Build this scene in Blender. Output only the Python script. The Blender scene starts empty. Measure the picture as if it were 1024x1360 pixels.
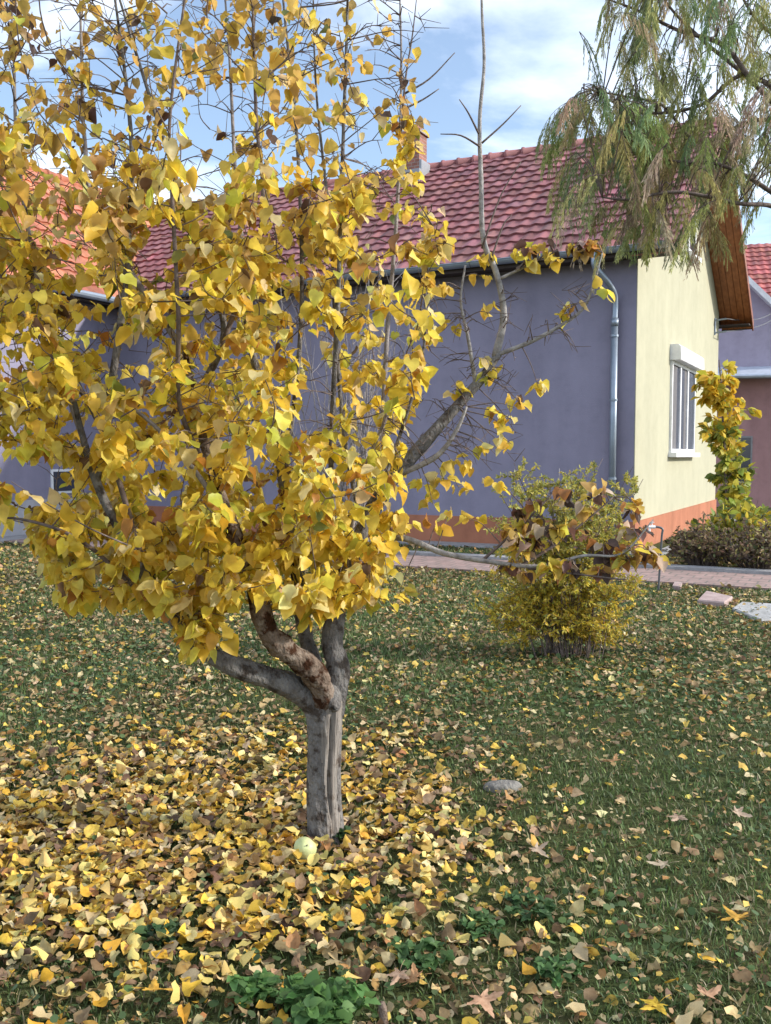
import bpy, math, random
import numpy as np
from mathutils import Vector, Matrix
random.seed(11)
rng = np.random.default_rng(11)
sc = bpy.context.scene
COL = sc.collection
R = math.radians

# ------------------------------------------------------------------ camera numbers
F_PX, HOR, CAM_Z = 1230.0, 605.0, 1.6
PITCH = math.atan((680 - HOR) / F_PX)

def at(px, py, Y):
    """world point on the sight line of a photo pixel, at distance Y in front of the camera"""
    a, b = (px - 512) / F_PX, (680 - py) / F_PX
    dy = math.cos(PITCH) + b * math.sin(PITCH)
    dz = -math.sin(PITCH) + b * math.cos(PITCH)
    k = Y / dy
    return Vector((a * k, Y, CAM_Z + dz * k))

def ground_at(px, py):
    a, b = (px - 512) / F_PX, (680 - py) / F_PX
    dy = math.cos(PITCH) + b * math.sin(PITCH)
    dz = -math.sin(PITCH) + b * math.cos(PITCH)
    k = -CAM_Z / dz
    return Vector((a * k, dy * k, 0))

# ------------------------------------------------------------------ materials
def mat(name):
    m = bpy.data.materials.new(name); m.use_nodes = True
    nt = m.node_tree
    return m, nt, nt.nodes['Principled BSDF'], nt.nodes['Material Output']

def N(nt, t, **kw):
    n = nt.nodes.new(t)
    for k, v in kw.items():
        if k.startswith('i_'):
            n.inputs[k[2:].replace('_', ' ')].default_value = v
        else:
            setattr(n, k, v)
    return n

def ramp(nt, stops):
    n = nt.nodes.new('ShaderNodeValToRGB')
    e = n.color_ramp.elements
    while len(e) < len(stops): e.new(0.5)
    for el, (p, c) in zip(e, stops):
        el.position = p; el.color = (*c, 1)
    return n

def noise_mat(name, stops, scale=8, detail=6, rough=0.85, bump=0.0, bscale=60, stretch=(1, 1, 1), spec=0.2, rghn=0.6):
    m, nt, b, out = mat(name)
    tc = N(nt, 'ShaderNodeTexCoord'); mp = N(nt, 'ShaderNodeMapping'); mp.inputs['Scale'].default_value = stretch
    nt.links.new(tc.outputs['Object'], mp.inputs['Vector'])
    n = N(nt, 'ShaderNodeTexNoise', i_Scale=scale, i_Detail=detail, i_Roughness=rghn)
    nt.links.new(mp.outputs[0], n.inputs['Vector'])
    r = ramp(nt, stops)
    nt.links.new(n.outputs['Fac'], r.inputs[0]); nt.links.new(r.outputs[0], b.inputs['Base Color'])
    b.inputs['Roughness'].default_value = rough
    b.inputs['Specular IOR Level'].default_value = spec
    if bump:
        n2 = N(nt, 'ShaderNodeTexNoise', i_Scale=bscale, i_Detail=4)
        nt.links.new(mp.outputs[0], n2.inputs['Vector'])
        bp = N(nt, 'ShaderNodeBump', i_Strength=bump, i_Distance=0.02)
        nt.links.new(n2.outputs['Fac'], bp.inputs['Height']); nt.links.new(bp.outputs[0], b.inputs['Normal'])
    return m

def leaf_mat(name, trans=0.4, rough=0.55, spec=0.25, mottled=0.35, mscale=45, dark=(0.30, 0.16, 0.06)):
    m, nt, b, out = mat(name)
    at_ = N(nt, 'ShaderNodeAttribute', attribute_name='col')
    tc = N(nt, 'ShaderNodeTexCoord')
    n = N(nt, 'ShaderNodeTexNoise', i_Scale=mscale, i_Detail=3)
    nt.links.new(tc.outputs['Object'], n.inputs['Vector'])
    r = ramp(nt, [(0.40, (1, 1, 1)), (0.72, (1 - mottled * (1 - dark[0]), 1 - mottled * (1 - dark[1]), 1 - mottled * (1 - dark[2])))])
    nt.links.new(n.outputs['Fac'], r.inputs[0])
    mx = N(nt, 'ShaderNodeMix', data_type='RGBA', blend_type='MULTIPLY'); mx.inputs[0].default_value = 1
    nt.links.new(at_.outputs['Color'], mx.inputs[6]); nt.links.new(r.outputs[0], mx.inputs[7])
    nt.links.new(mx.outputs[2], b.inputs['Base Color'])
    b.inputs['Roughness'].default_value = rough; b.inputs['Specular IOR Level'].default_value = spec
    tr = N(nt, 'ShaderNodeBsdfTranslucent'); nt.links.new(mx.outputs[2], tr.inputs['Color'])
    ms = N(nt, 'ShaderNodeMixShader'); ms.inputs[0].default_value = trans
    nt.links.new(b.outputs[0], ms.inputs[1]); nt.links.new(tr.outputs[0], ms.inputs[2])
    nt.links.new(ms.outputs[0], out.inputs['Surface'])
    return m

def plain(name, c, rough=0.6, metal=0.0, spec=0.3):
    v = 0.12
    m = noise_mat(name, [(0.3, tuple(x * (1 - v) for x in c)), (0.7, tuple(min(1, x * (1 + v)) for x in c))], 5, 5, rough, 0.05, 40, spec=spec)
    m.node_tree.nodes['Principled BSDF'].inputs['Metallic'].default_value = metal
    return m

def plaster(name, c, stain=0.12, bump=0.25, mot=.14):
    """rendered wall: fine grain, faint vertical weather streaks and broad patches"""
    m, nt, b, out = mat(name)
    tc = N(nt, 'ShaderNodeTexCoord')
    mp = N(nt, 'ShaderNodeMapping'); mp.inputs['Scale'].default_value = (2.6, 2.6, 0.22)
    nt.links.new(tc.outputs['Object'], mp.inputs['Vector'])
    n1 = N(nt, 'ShaderNodeTexNoise', i_Scale=1.0, i_Detail=5); nt.links.new(mp.outputs[0], n1.inputs['Vector'])
    n2 = N(nt, 'ShaderNodeTexNoise', i_Scale=0.7, i_Detail=6); nt.links.new(tc.outputs['Object'], n2.inputs['Vector'])
    ad = N(nt, 'ShaderNodeMath', operation='ADD'); nt.links.new(n1.outputs['Fac'], ad.inputs[0]); nt.links.new(n2.outputs['Fac'], ad.inputs[1])
    r = ramp(nt, [(0.38, tuple(x * (1 - stain) for x in c)), (0.62, tuple(min(1, x * (1 + stain * .5)) for x in c))])
    hf = N(nt, 'ShaderNodeMath', operation='MULTIPLY'); hf.inputs[1].default_value = 0.5
    nt.links.new(ad.outputs[0], hf.inputs[0]); nt.links.new(hf.outputs[0], r.inputs[0]); nt.links.new(r.outputs[0], b.inputs['Base Color'])
    n3 = N(nt, 'ShaderNodeTexNoise', i_Scale=55, i_Detail=4); nt.links.new(tc.outputs['Object'], n3.inputs['Vector'])
    bp = N(nt, 'ShaderNodeBump', i_Strength=bump, i_Distance=0.02); nt.links.new(n3.outputs['Fac'], bp.inputs['Height'])
    nt.links.new(bp.outputs[0], b.inputs['Normal'])
    n4 = N(nt, 'ShaderNodeTexNoise', i_Scale=2.3, i_Detail=10, i_Roughness=.72); nt.links.new(tc.outputs['Object'], n4.inputs['Vector'])
    r4 = ramp(nt, [(.34, (1 - mot, 1 - mot, 1 - mot)), (.5, (1, 1, 1)), (.66, (1.05, 1.05, 1.05))]); nt.links.new(n4.outputs['Fac'], r4.inputs[0])
    mm = N(nt, 'ShaderNodeMix', data_type='RGBA', blend_type='MULTIPLY'); mm.inputs[0].default_value = 1
    nt.links.new(r.outputs[0], mm.inputs[6]); nt.links.new(r4.outputs[0], mm.inputs[7]); nt.links.new(mm.outputs[2], b.inputs['Base Color'])
    b.inputs['Roughness'].default_value = 0.92; b.inputs['Specular IOR Level'].default_value = 0.15
    return m

def vcol_mat(name, rough=0.7, spec=0.25, nscale=4, bump=0.2, lo=0.75):
    m, nt, b, out = mat(name)
    at_ = N(nt, 'ShaderNodeAttribute', attribute_name='col')
    tc = N(nt, 'ShaderNodeTexCoord')
    n = N(nt, 'ShaderNodeTexNoise', i_Scale=nscale, i_Detail=8, i_Roughness=0.7); nt.links.new(tc.outputs['Object'], n.inputs['Vector'])
    r = ramp(nt, [(0.3, (lo, lo, lo)), (0.7, (1.12, 1.12, 1.15))]); nt.links.new(n.outputs['Fac'], r.inputs[0])
    mx = N(nt, 'ShaderNodeMix', data_type='RGBA', blend_type='MULTIPLY'); mx.inputs[0].default_value = 1
    nt.links.new(at_.outputs['Color'], mx.inputs[6]); nt.links.new(r.outputs[0], mx.inputs[7])
    nt.links.new(mx.outputs[2], b.inputs['Base Color'])
    bp = N(nt, 'ShaderNodeBump', i_Strength=bump, i_Distance=0.01); nt.links.new(n.outputs['Fac'], bp.inputs['Height']); nt.links.new(bp.outputs[0], b.inputs['Normal'])
    b.inputs['Roughness'].default_value = rough; b.inputs['Specular IOR Level'].default_value = spec
    return m

def glass_mat(name, c):
    m = plain(name, c, 0.06, 0, 0.6)
    return m

def wood_planks(name, a, b_, axis=1, w=0.12):
    m, nt, b, out = mat(name)
    tc = N(nt, 'ShaderNodeTexCoord')
    mp = N(nt, 'ShaderNodeMapping'); s = [9, 9, 9]; s[axis] = 0.8; mp.inputs['Scale'].default_value = s
    nt.links.new(tc.outputs['Object'], mp.inputs['Vector'])
    n = N(nt, 'ShaderNodeTexNoise', i_Scale=1.6, i_Detail=6); nt.links.new(mp.outputs[0], n.inputs['Vector'])
    r = ramp(nt, [(0.35, a), (0.65, b_)]); nt.links.new(n.outputs['Fac'], r.inputs[0]); nt.links.new(r.outputs[0], b.inputs['Base Color'])
    b.inputs['Roughness'].default_value = 0.5
    return m

M = {}
M['lavender'] = plaster('lavender_render', (0.258, 0.245, 0.335), 0.10, .25, .10)
M['cream'] = plaster('cream_render', (0.43, 0.42, 0.315), 0.06, .25, .07)
M['terracotta'] = plaster('terracotta_plinth', (0.40, 0.17, 0.105), 0.16)
M['greyplinth'] = plaster('pale_grey_plinth', (0.42, 0.42, 0.45), 0.2)
M['mauve'] = plaster('mauve_render', (0.47, 0.27, 0.27), 0.14)
M['lavender_far'] = plaster('far_lavender_render', (0.40, 0.36, 0.46), 0.1)
M['white'] = plain('white_plastic', (0.78, 0.79, 0.82), 0.4)
M['tile'] = vcol_mat('roof_tile', 0.62, 0.3, 2.2, 0.25, .62)
M['metal'] = plain('zinc_metal', (0.26, 0.31, 0.38), 0.42, 0.55)
M['darkmetal'] = plain('dark_pipe_metal', (0.13, 0.135, 0.15), 0.5, 0.6)
M['soffit'] = wood_planks('stained_wood_boards', (0.22, 0.068, 0.022), (0.36, 0.125, 0.045), 1)
M['barge'] = wood_planks('stained_barge_wood', (0.16, 0.05, 0.025), (0.27, 0.085, 0.04), 1)
M['eavewood'] = plain('dark_eave_boards', (0.055, 0.042, 0.04), 0.8)
M['glass'] = glass_mat('window_glass', (0.05, 0.055, 0.075))
M['curtain'] = plain('curtain_cloth', (0.15, 0.145, 0.155), 0.9)
M['brick'] = None

def brick_mat(name, c1, c2, mortar, scale, bw=0.5, rh=0.25, msize=0.02, bump=0.4, rot=0.0):
    m, nt, b, out = mat(name)
    tc = N(nt, 'ShaderNodeTexCoord'); mp = N(nt, 'ShaderNodeMapping'); mp.inputs['Rotation'].default_value = (rot, 0, 0)
    nt.links.new(tc.outputs['Object'], mp.inputs['Vector'])
    br = N(nt, 'ShaderNodeTexBrick', i_Scale=scale)
    br.inputs['Color1'].default_value = (*c1, 1); br.inputs['Color2'].default_value = (*c2, 1); br.inputs['Mortar'].default_value = (*mortar, 1)
    br.inputs['Mortar Size'].default_value = msize; br.inputs['Brick Width'].default_value = bw; br.inputs['Row Height'].default_value = rh
    nt.links.new(mp.outputs[0], br.inputs['Vector'])
    n = N(nt, 'ShaderNodeTexNoise', i_Scale=6, i_Detail=8, i_Roughness=0.7); nt.links.new(tc.outputs['Object'], n.inputs['Vector'])
    r = ramp(nt, [(0.3, (0.6, 0.6, 0.58)), (0.7, (1.15, 1.12, 1.1))]); nt.links.new(n.outputs['Fac'], r.inputs[0])
    mx = N(nt, 'ShaderNodeMix', data_type='RGBA', blend_type='MULTIPLY'); mx.inputs[0].default_value = 1
    nt.links.new(br.outputs['Color'], mx.inputs[6]); nt.links.new(r.outputs[0], mx.inputs[7])
    nt.links.new(mx.outputs[2], b.inputs['Base Color']); b.inputs['Roughness'].default_value = 0.9
    bp = N(nt, 'ShaderNodeBump', i_Strength=bump, i_Distance=0.01); nt.links.new(n.outputs['Fac'], bp.inputs['Height']); nt.links.new(bp.outputs[0], b.inputs['Normal'])
    return m
M['brick'] = brick_mat('chimney_brick', (0.33, 0.15, 0.115), (0.27, 0.12, 0.095), (0.32, 0.29, 0.27), 3.2, rot=R(90))
M['paver'] = brick_mat('pink_pavers', (0.37, 0.255, 0.235), (0.31, 0.225, 0.21), (0.2, 0.17, 0.155), 2.2, 0.5, 0.5, 0.03)
M['kerb'] = noise_mat('kerb_concrete', [(0.3, (0.21, 0.21, 0.22)), (0.7, (0.36, 0.36, 0.37))], 7, 8, 0.9, 0.4, 50)
M['slabpink'] = noise_mat('pink_slab', [(0.3, (0.30, 0.22, 0.21)), (0.7, (0.46, 0.36, 0.34))], 9, 8, 0.9, 0.4, 50)
M['slabgrey'] = noise_mat('pale_slab', [(0.3, (0.25, 0.25, 0.245)), (0.7, (0.45, 0.45, 0.45))], 9, 8, 0.9, 0.4, 50)
def bark_mat(name, stops, stretch, spots, bump=1.0, sp_th=.62, sc_=13):
    m = noise_mat(name, stops, sc_, 10, .93, bump, 55, stretch, .08, .72); nt = m.node_tree; b = nt.nodes['Principled BSDF']
    tc = N(nt, 'ShaderNodeTexCoord'); n = N(nt, 'ShaderNodeTexNoise', i_Scale=17, i_Detail=5, i_Roughness=.6); nt.links.new(tc.outputs['Object'], n.inputs['Vector'])
    r = ramp(nt, [(sp_th - .06, (1, 1, 1)), (sp_th + .05, spots)]); nt.links.new(n.outputs['Fac'], r.inputs[0])
    src = b.inputs['Base Color'].links[0].from_socket; mx = N(nt, 'ShaderNodeMix', data_type='RGBA', blend_type='MULTIPLY'); mx.inputs[0].default_value = 1
    nt.links.new(src, mx.inputs[6]); nt.links.new(r.outputs[0], mx.inputs[7]); nt.links.new(mx.outputs[2], b.inputs['Base Color']); return m
M['bark'] = bark_mat('grey_bark', [(0.25, (0.075, 0.067, 0.063)), (0.5, (0.165, 0.155, 0.15)), (0.75, (0.28, 0.27, 0.255))], (1, 1, .6), (.38, .33, .30), 1.2, .57)
M['barkpeel'] = bark_mat('peeling_brown_bark', [(0.3, (0.09, 0.065, 0.05)), (0.5, (0.19, 0.145, 0.115)), (0.72, (0.33, 0.29, 0.25))], (1, 1, .8), (.22, .13, .09), 1.0, .53, 11)
M['deadwood'] = bark_mat('split_dead_wood', [(0.3, (0.07, 0.055, 0.048)), (0.48, (0.22, 0.195, 0.175)), (0.7, (0.40, 0.375, 0.35))], (2.2, 2.2, .09), (.5, .42, .36), 1.0, .62, 14)
M['barkpale'] = noise_mat('pale_young_bark', [(0.3, (0.17, 0.155, 0.15)), (0.7, (0.42, 0.40, 0.39))], 25, 6, 0.8, 0.4, 80)
M['twig'] = noise_mat('dark_twig', [(0.3, (0.075, 0.055, 0.05)), (0.7, (0.21, 0.165, 0.15))], 25, 5, 0.85, 0.4, 80)
M['greytwig'] = noise_mat('grey_twig', [(0.3, (0.17, 0.15, 0.15)), (0.7, (0.34, 0.31, 0.31))], 20, 5, 0.85, 0.4, 80)
M['leaf'] = leaf_mat('autumn_leaf', 0.54, 0.45, 0.4, 0.34, 26)
M['litter'] = leaf_mat('fallen_leaf', 0.2, 0.6, 0.3, 0.5, 55)
M['frond'] = leaf_mat('feathery_leaf', 0.5, 0.6, 0.2, 0.2, 10)
M['smallleaf'] = leaf_mat('small_leaf', 0.4, 0.5, 0.3, 0.15, 12)
M['grass'] = leaf_mat('grass_blade', 0.3, 0.5, 0.3, 0.3, 3, (0.5, 0.45, 0.3))
M['fruit'] = noise_mat('quince_skin', [(0.3, (0.42, 0.48, 0.20)), (0.7, (0.60, 0.62, 0.33))], 14, 5, 0.45, 0.05, 60, spec=0.4)
M['stone'] = noise_mat('grey_stone', [(0.3, (0.13, 0.12, 0.11)), (0.7, (0.26, 0.25, 0.23))], 25, 8, 0.9, 0.6, 60)

# ------------------------------------------------------------------ object helpers
def tag(o, label=None, cat=None, group=None, kind=None):
    if label: o['label'] = label
    if cat: o['category'] = cat
    if group: o['group'] = group
    if kind: o['kind'] = kind
    return o

def empty(name, loc=(0, 0, 0), rz=0.0):
    o = bpy.data.objects.new(name, None); COL.objects.link(o)
    o.location = loc; o.rotation_euler = (0, 0, rz); o.empty_display_size = 0.2
    return o

def root_of(o):
    while o.parent: o = o.parent
    return o

class MB:
    """collects shapes; build() links them as ONE mesh object"""
    def __init__(s, world=False): s.v = []; s.f = []; s.mi = []; s.world = world
    def add(s, vs, fs, mi=0):
        k = len(s.v); s.v += [tuple(p) for p in vs]
        for f in fs: s.f.append(tuple(i + k for i in f)); s.mi.append(mi)
    def box(s, x0, x1, y0, y1, z0, z1, mi=0, bev=0):
        vs = [(x, y, z) for z in (z0, z1) for y in (y0, y1) for x in (x0, x1)]
        s.add(vs, [(0, 2, 3, 1), (4, 5, 7, 6), (0, 1, 5, 4), (2, 6, 7, 3), (0, 4, 6, 2), (1, 3, 7, 5)], mi)
    def prism(s, poly, fn, d0, d1, mi=0):
        """poly: 2-D outline; fn(u, v, d) -> point; extruded from d0 to d1"""
        n = len(poly)
        s.add([fn(u, v, d0) for u, v in poly] + [fn(u, v, d1) for u, v in poly],
              [tuple(range(n))[::-1], tuple(range(n, 2 * n))] + [(i, (i + 1) % n, n + (i + 1) % n, n + i) for i in range(n)], mi)
    def tube(s, pts, rad, n=8, mi=0, cap=True, wob=0.0):
        pts = [Vector(p) for p in pts]
        if not hasattr(rad, '__len__'): rad = [rad] * len(pts)
        rings = []; up = None
        for i, p in enumerate(pts):
            t = (pts[min(i + 1, len(pts) - 1)] - pts[max(i - 1, 0)]).normalized()
            if up is None:
                up = t.orthogonal().normalized()
            up = (up - t * up.dot(t)).normalized()
            b = t.cross(up)
            ring = []
            for k in range(n):
                a = 2 * math.pi * k / n
                r = rad[i] * (1 + (random.uniform(-wob, wob) if wob else 0))
                ring.append(p + (up * math.cos(a) + b * math.sin(a)) * r)
            rings.append(ring)
        vs = [q for r_ in rings for q in r_]
        fs = [(i * n + k, i * n + (k + 1) % n, (i + 1) * n + (k + 1) % n, (i + 1) * n + k) for i in range(len(pts) - 1) for k in range(n)]
        if cap: fs += [tuple(range(n))[::-1], tuple((len(pts) - 1) * n + k for k in range(n))]
        s.add(vs, fs, mi)
    def build(s, name, mats, parent=None, smooth=False):
        me = bpy.data.meshes.new(name)
        off = root_of(parent).location if (parent and s.world) else Vector((0, 0, 0))
        me.from_pydata([(a - off.x, b - off.y, c - off.z) for a, b, c in s.v], [], s.f)
        for m in (mats if isinstance(mats, (list, tuple)) else [mats]): me.materials.append(m)
        if len(me.materials) > 1: me.polygons.foreach_set('material_index', s.mi)
        if smooth: me.polygons.foreach_set('use_smooth', [True] * len(s.f))
        me.update()
        o = bpy.data.objects.new(name, me); COL.objects.link(o)
        if parent: o.parent = parent
        return o

def bulk(name, V, loops, starts, totals, colors, mats, parent=None, mi=None, smooth=True):
    """mesh from numpy arrays with a point colour"""
    me = bpy.data.meshes.new(name)
    V = np.asarray(V, dtype=np.float32)
    if parent is not None:
        V = V - np.array(root_of(parent).location, dtype=np.float32)
    me.vertices.add(len(V)); me.vertices.foreach_set('co', V.ravel())
    me.loops.add(len(loops)); me.loops.foreach_set('vertex_index', np.asarray(loops, dtype=np.int32))
    me.polygons.add(len(starts)); me.polygons.foreach_set('loop_start', np.asarray(starts, dtype=np.int32))
    try: me.polygons.foreach_set('loop_total', np.asarray(totals, dtype=np.int32))
    except Exception: pass
    if smooth: me.polygons.foreach_set('use_smooth', np.ones(len(starts), dtype=bool))
    for m in (mats if isinstance(mats, (list, tuple)) else [mats]): me.materials.append(m)
    if mi is not None: me.polygons.foreach_set('material_index', np.asarray(mi, dtype=np.int32))
    me.update(calc_edges=True)
    ca = me.color_attributes.new('col', 'FLOAT_COLOR', 'POINT')
    c4 = np.ones((len(V), 4), dtype=np.float32); c4[:, :3] = colors
    ca.data.foreach_set('color', c4.ravel())
    me.validate()
    o = bpy.data.objects.new(name, me); COL.objects.link(o)
    if parent is not None: o.parent = parent
    return o

class Cloud:
    """many small copies of little shapes gathered into one mesh"""
    def __init__(s): s.V = []; s.L = []; s.S = []; s.T = []; s.C = []; s.MI = []; s.nv = 0; s.nl = 0
    def inst(s, pv, faces, Rm, T, C, mi=0):
        """pv (m,n,3) or (n,3) local verts, Rm (m,3,3), T (m,3), C (m,3)"""
        m = len(T); pv = np.broadcast_to(pv, (m,) + pv.shape[-2:]); n = pv.shape[1]
        W = np.einsum('mij,mnj->mni', Rm, pv) + T[:, None, :]
        fl = np.concatenate([np.array(f) for f in faces]); ft = np.array([len(f) for f in faces])
        fs = np.concatenate([[0], np.cumsum(ft)[:-1]])
        s.V.append(W.reshape(-1, 3)); s.L.append((fl[None, :] + (np.arange(m) * n)[:, None] + s.nv).ravel())
        s.S.append((fs[None, :] + (np.arange(m) * len(fl))[:, None] + s.nl).ravel()); s.T.append(np.tile(ft, m))
        s.C.append(np.repeat(C, n, axis=0)); s.MI.append(np.full(m * len(ft), mi))
        s.nv += m * n; s.nl += m * len(fl)
    def mb(s, mb, mi=0, c=(1, 1, 1)):
        if not mb.v: return
        s.V.append(np.array(mb.v)); fl = np.concatenate([np.array(f) for f in mb.f]); ft = np.array([len(f) for f in mb.f])
        s.L.append(fl + s.nv); s.S.append(np.concatenate([[0], np.cumsum(ft)[:-1]]) + s.nl); s.T.append(ft)
        s.C.append(np.tile(np.array(c), (len(mb.v), 1))); s.MI.append(np.full(len(ft), mi)); s.nv += len(mb.v); s.nl += len(fl)
    def build(s, name, mats, parent=None):
        return bulk(name, np.concatenate(s.V), np.concatenate(s.L), np.concatenate(s.S), np.concatenate(s.T), np.concatenate(s.C), mats, parent, np.concatenate(s.MI))

def frames(tip, nor):
    """rotation matrices with local y = tip, local z ~ nor"""
    y = tip / np.linalg.norm(tip, axis=1, keepdims=True)
    z = nor - y * np.sum(nor * y, axis=1, keepdims=True); z /= np.linalg.norm(z, axis=1, keepdims=True) + 1e-9
    x = np.cross(y, z)
    return np.stack([x, y, z], axis=2)

LEAF_F = [(0, 5, 6), (0, 6, 7, 1), (1, 7, 8, 2), (2, 8, 9, 3), (3, 9, 4), (0, 11, 10), (0, 1, 12, 11), (1, 2, 13, 12), (2, 3, 14, 13), (3, 4, 14)]
def leaf_shapes(m, fold=(0.05, 0.75), curl=(-0.6, 0.5), wave=0.05, width=(0.78, 1.08)):
    """m heart-shaped blades, unit length, each folded, rolled and curled in its own way"""
    hx = np.array([.16, .40, .49, .40, .20]); hy = np.array([-.04, .05, .32, .60, .85])
    xs = np.concatenate([np.zeros(5), hx, -hx]); ys = np.concatenate([[.05, .25, .5, .78, 1.06], hy, hy])
    w = rng.uniform(*width, (m, 1)); fo = rng.uniform(*fold, (m, 1)); cu = rng.uniform(*curl, (m, 1)); ro = rng.normal(0, .9, (m, 1)); tw_ = rng.normal(0, .35, (m, 1))
    X = xs[None] * w; Y = np.repeat(ys[None], m, 0)
    edge = (np.abs(xs) > 0)
    Z = fo * np.abs(X) - ro * X ** 2 + cu * (Y - .3) ** 2 + tw_ * X * (Y - .4) + rng.normal(0, wave, (m, 15)) * edge
    Z += .05 * np.sin(Y * 9 + rng.uniform(0, 6, (m, 1))) * edge
    X = X / np.sqrt(1 + fo ** 2 * .8)
    X += rng.normal(0, .018, (m, 15)) * edge; Y = Y + rng.normal(0, .018, (m, 15)) + cu * .1 * Y ** 2
    return np.stack([X, Y, Z], axis=2)

def unit(v): return v / (np.linalg.norm(v, axis=-1, keepdims=True) + 1e-9)

def pick(palette, m, jit=0.12):
    cols = np.array([c for c, w in palette]); w = np.array([w for c, w in palette], float); w /= w.sum()
    c = cols[rng.choice(len(cols), m, p=w)]
    return np.clip(c * rng.normal(1, jit, (m, 1)) * rng.normal(1, .05, (m, 3)), .004, .95)

def smooth_path(pts, n=6):
    """Catmull-Rom through points"""
    P = [Vector(p) for p in pts]; P = [P[0] * 2 - P[1]] + P + [P[-1] * 2 - P[-2]]
    out = []
    for i in range(1, len(P) - 2):
        a, b, c, d = P[i - 1:i + 3]
        for k in range(n):
            t = k / n
            out.append(0.5 * ((2 * b) + (c - a) * t + (2 * a - 5 * b + 4 * c - d) * t * t + (3 * b - a - 3 * c + d) * t ** 3))
    out.append(P[-2]); return out

# ------------------------------------------------------------------ the house frame
d2 = Vector((648, 1230, 0)).normalized(); xh = Vector((d2.y, -d2.x, 0))
HANG = math.atan2(xh.y, xh.x)
CORNER = ground_at(841, 733)
def H2W(x, y, z=0): return CORNER + xh * x + d2 * y + Vector((0, 0, z))
def W2H(X, Y): 
    dx, dy = X - CORNER.x, Y - CORNER.y
    return dx * xh.x + dy * xh.y, dx * d2.x + dy * d2.y

house = empty('house', CORNER, HANG)
tag(house, 'lavender and cream house with a red tiled roof across the lawn', 'house')
L_MAIN, W_MAIN, OV, RK = 17.0, 8.9, 0.5, 0.72
Z_EAVE, Z_RIDGE = 4.90, 8.27
SL = (Z_RIDGE - Z_EAVE) / (W_MAIN / 2 + OV)
Z_WALL = Z_EAVE + SL * OV
PL = 0.50
XW1, XW0, YW = -11.3, -16.9, -5.0      # the wing: right wall, left wall, front end
YM = W_MAIN / 2

b = MB()   # long lavender wall in front and the back wall
b.box(-L_MAIN, -0.014, 0, 0.3, PL, Z_WALL - .1)
b.box(-L_MAIN, -0.004, W_MAIN - .3, W_MAIN, PL, Z_WALL - .1)
tag(b.build('wall', M['lavender'], house), 'long lavender rendered wall')
b = MB()
gp = [(0, PL), (W_MAIN, PL), (W_MAIN, Z_WALL - .12), (YM, Z_RIDGE - .16), (0, Z_WALL - .12)]
b.prism([(max(u, .004), v) for u, v in gp], lambda u, v, d: (d, u, v), -0.012, 0.0); b.prism([(.302, PL), (W_MAIN - .302, PL), (W_MAIN - .302, Z_WALL - .1), (YM, Z_RIDGE - .3), (.302, Z_WALL - .1)], lambda u, v, d: (d, u, v), -.3, -.0125)
tag(b.build('gable_wall', M['cream'], house), 'cream yellow gable wall')
b = MB(); b.prism(gp, lambda u, v, d: (d, u, v), -L_MAIN - .003, -L_MAIN + .3); b.build('rear_gable_wall', M['cream'], house)
b = MB()
b.box(-L_MAIN + .1, 0.03, -0.03, 0.27, -0.1, PL); b.box(-0.27, 0.028, 0.27, W_MAIN + .03, -0.1, PL); b.box(-L_MAIN + .1, -0.27, W_MAIN - .27, W_MAIN + .028, -0.1, PL)
b.box(-L_MAIN - .03, -L_MAIN + .1, -.03, W_MAIN + .03, -.1, PL)
b.build('plinth', M['terracotta'], house)
b = MB()
wg = [(XW0, PL), (XW1, PL), (XW1, Z_WALL - .1), ((XW0 + XW1) / 2, Z_RIDGE - .2), (XW0, Z_WALL - .1)]
b.prism(wg, lambda u, v, d: (u, d, v), YW, YW + .3)
b.box(XW1 - .3, XW1 + .002, YW + .3, -0.001, PL, Z_WALL - .1); b.box(XW0 - .002, XW0 + .3, YW + .3, -.001, PL, Z_WALL - .1)
b.build('wing_wall', M['lavender'], house)
b = MB(); b.box(XW0 - .03, XW1 + .03, YW - .03, -.031, -.1, PL + .22); b.build('wing_plinth', M['greyplinth'], house)
# small cellar window low in the wing
b = MB(); b.box(XW1 - .05, XW1 + .03, -2.0, -1.3, PL + .32, PL + .82); wf = b.build('cellar_window', M['white'], house)
b = MB(); b.box(XW1 + .03, XW1 + .034, -1.95, -1.35, PL + .37, PL + .77); b.build('pane', M['glass'], wf)

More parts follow.
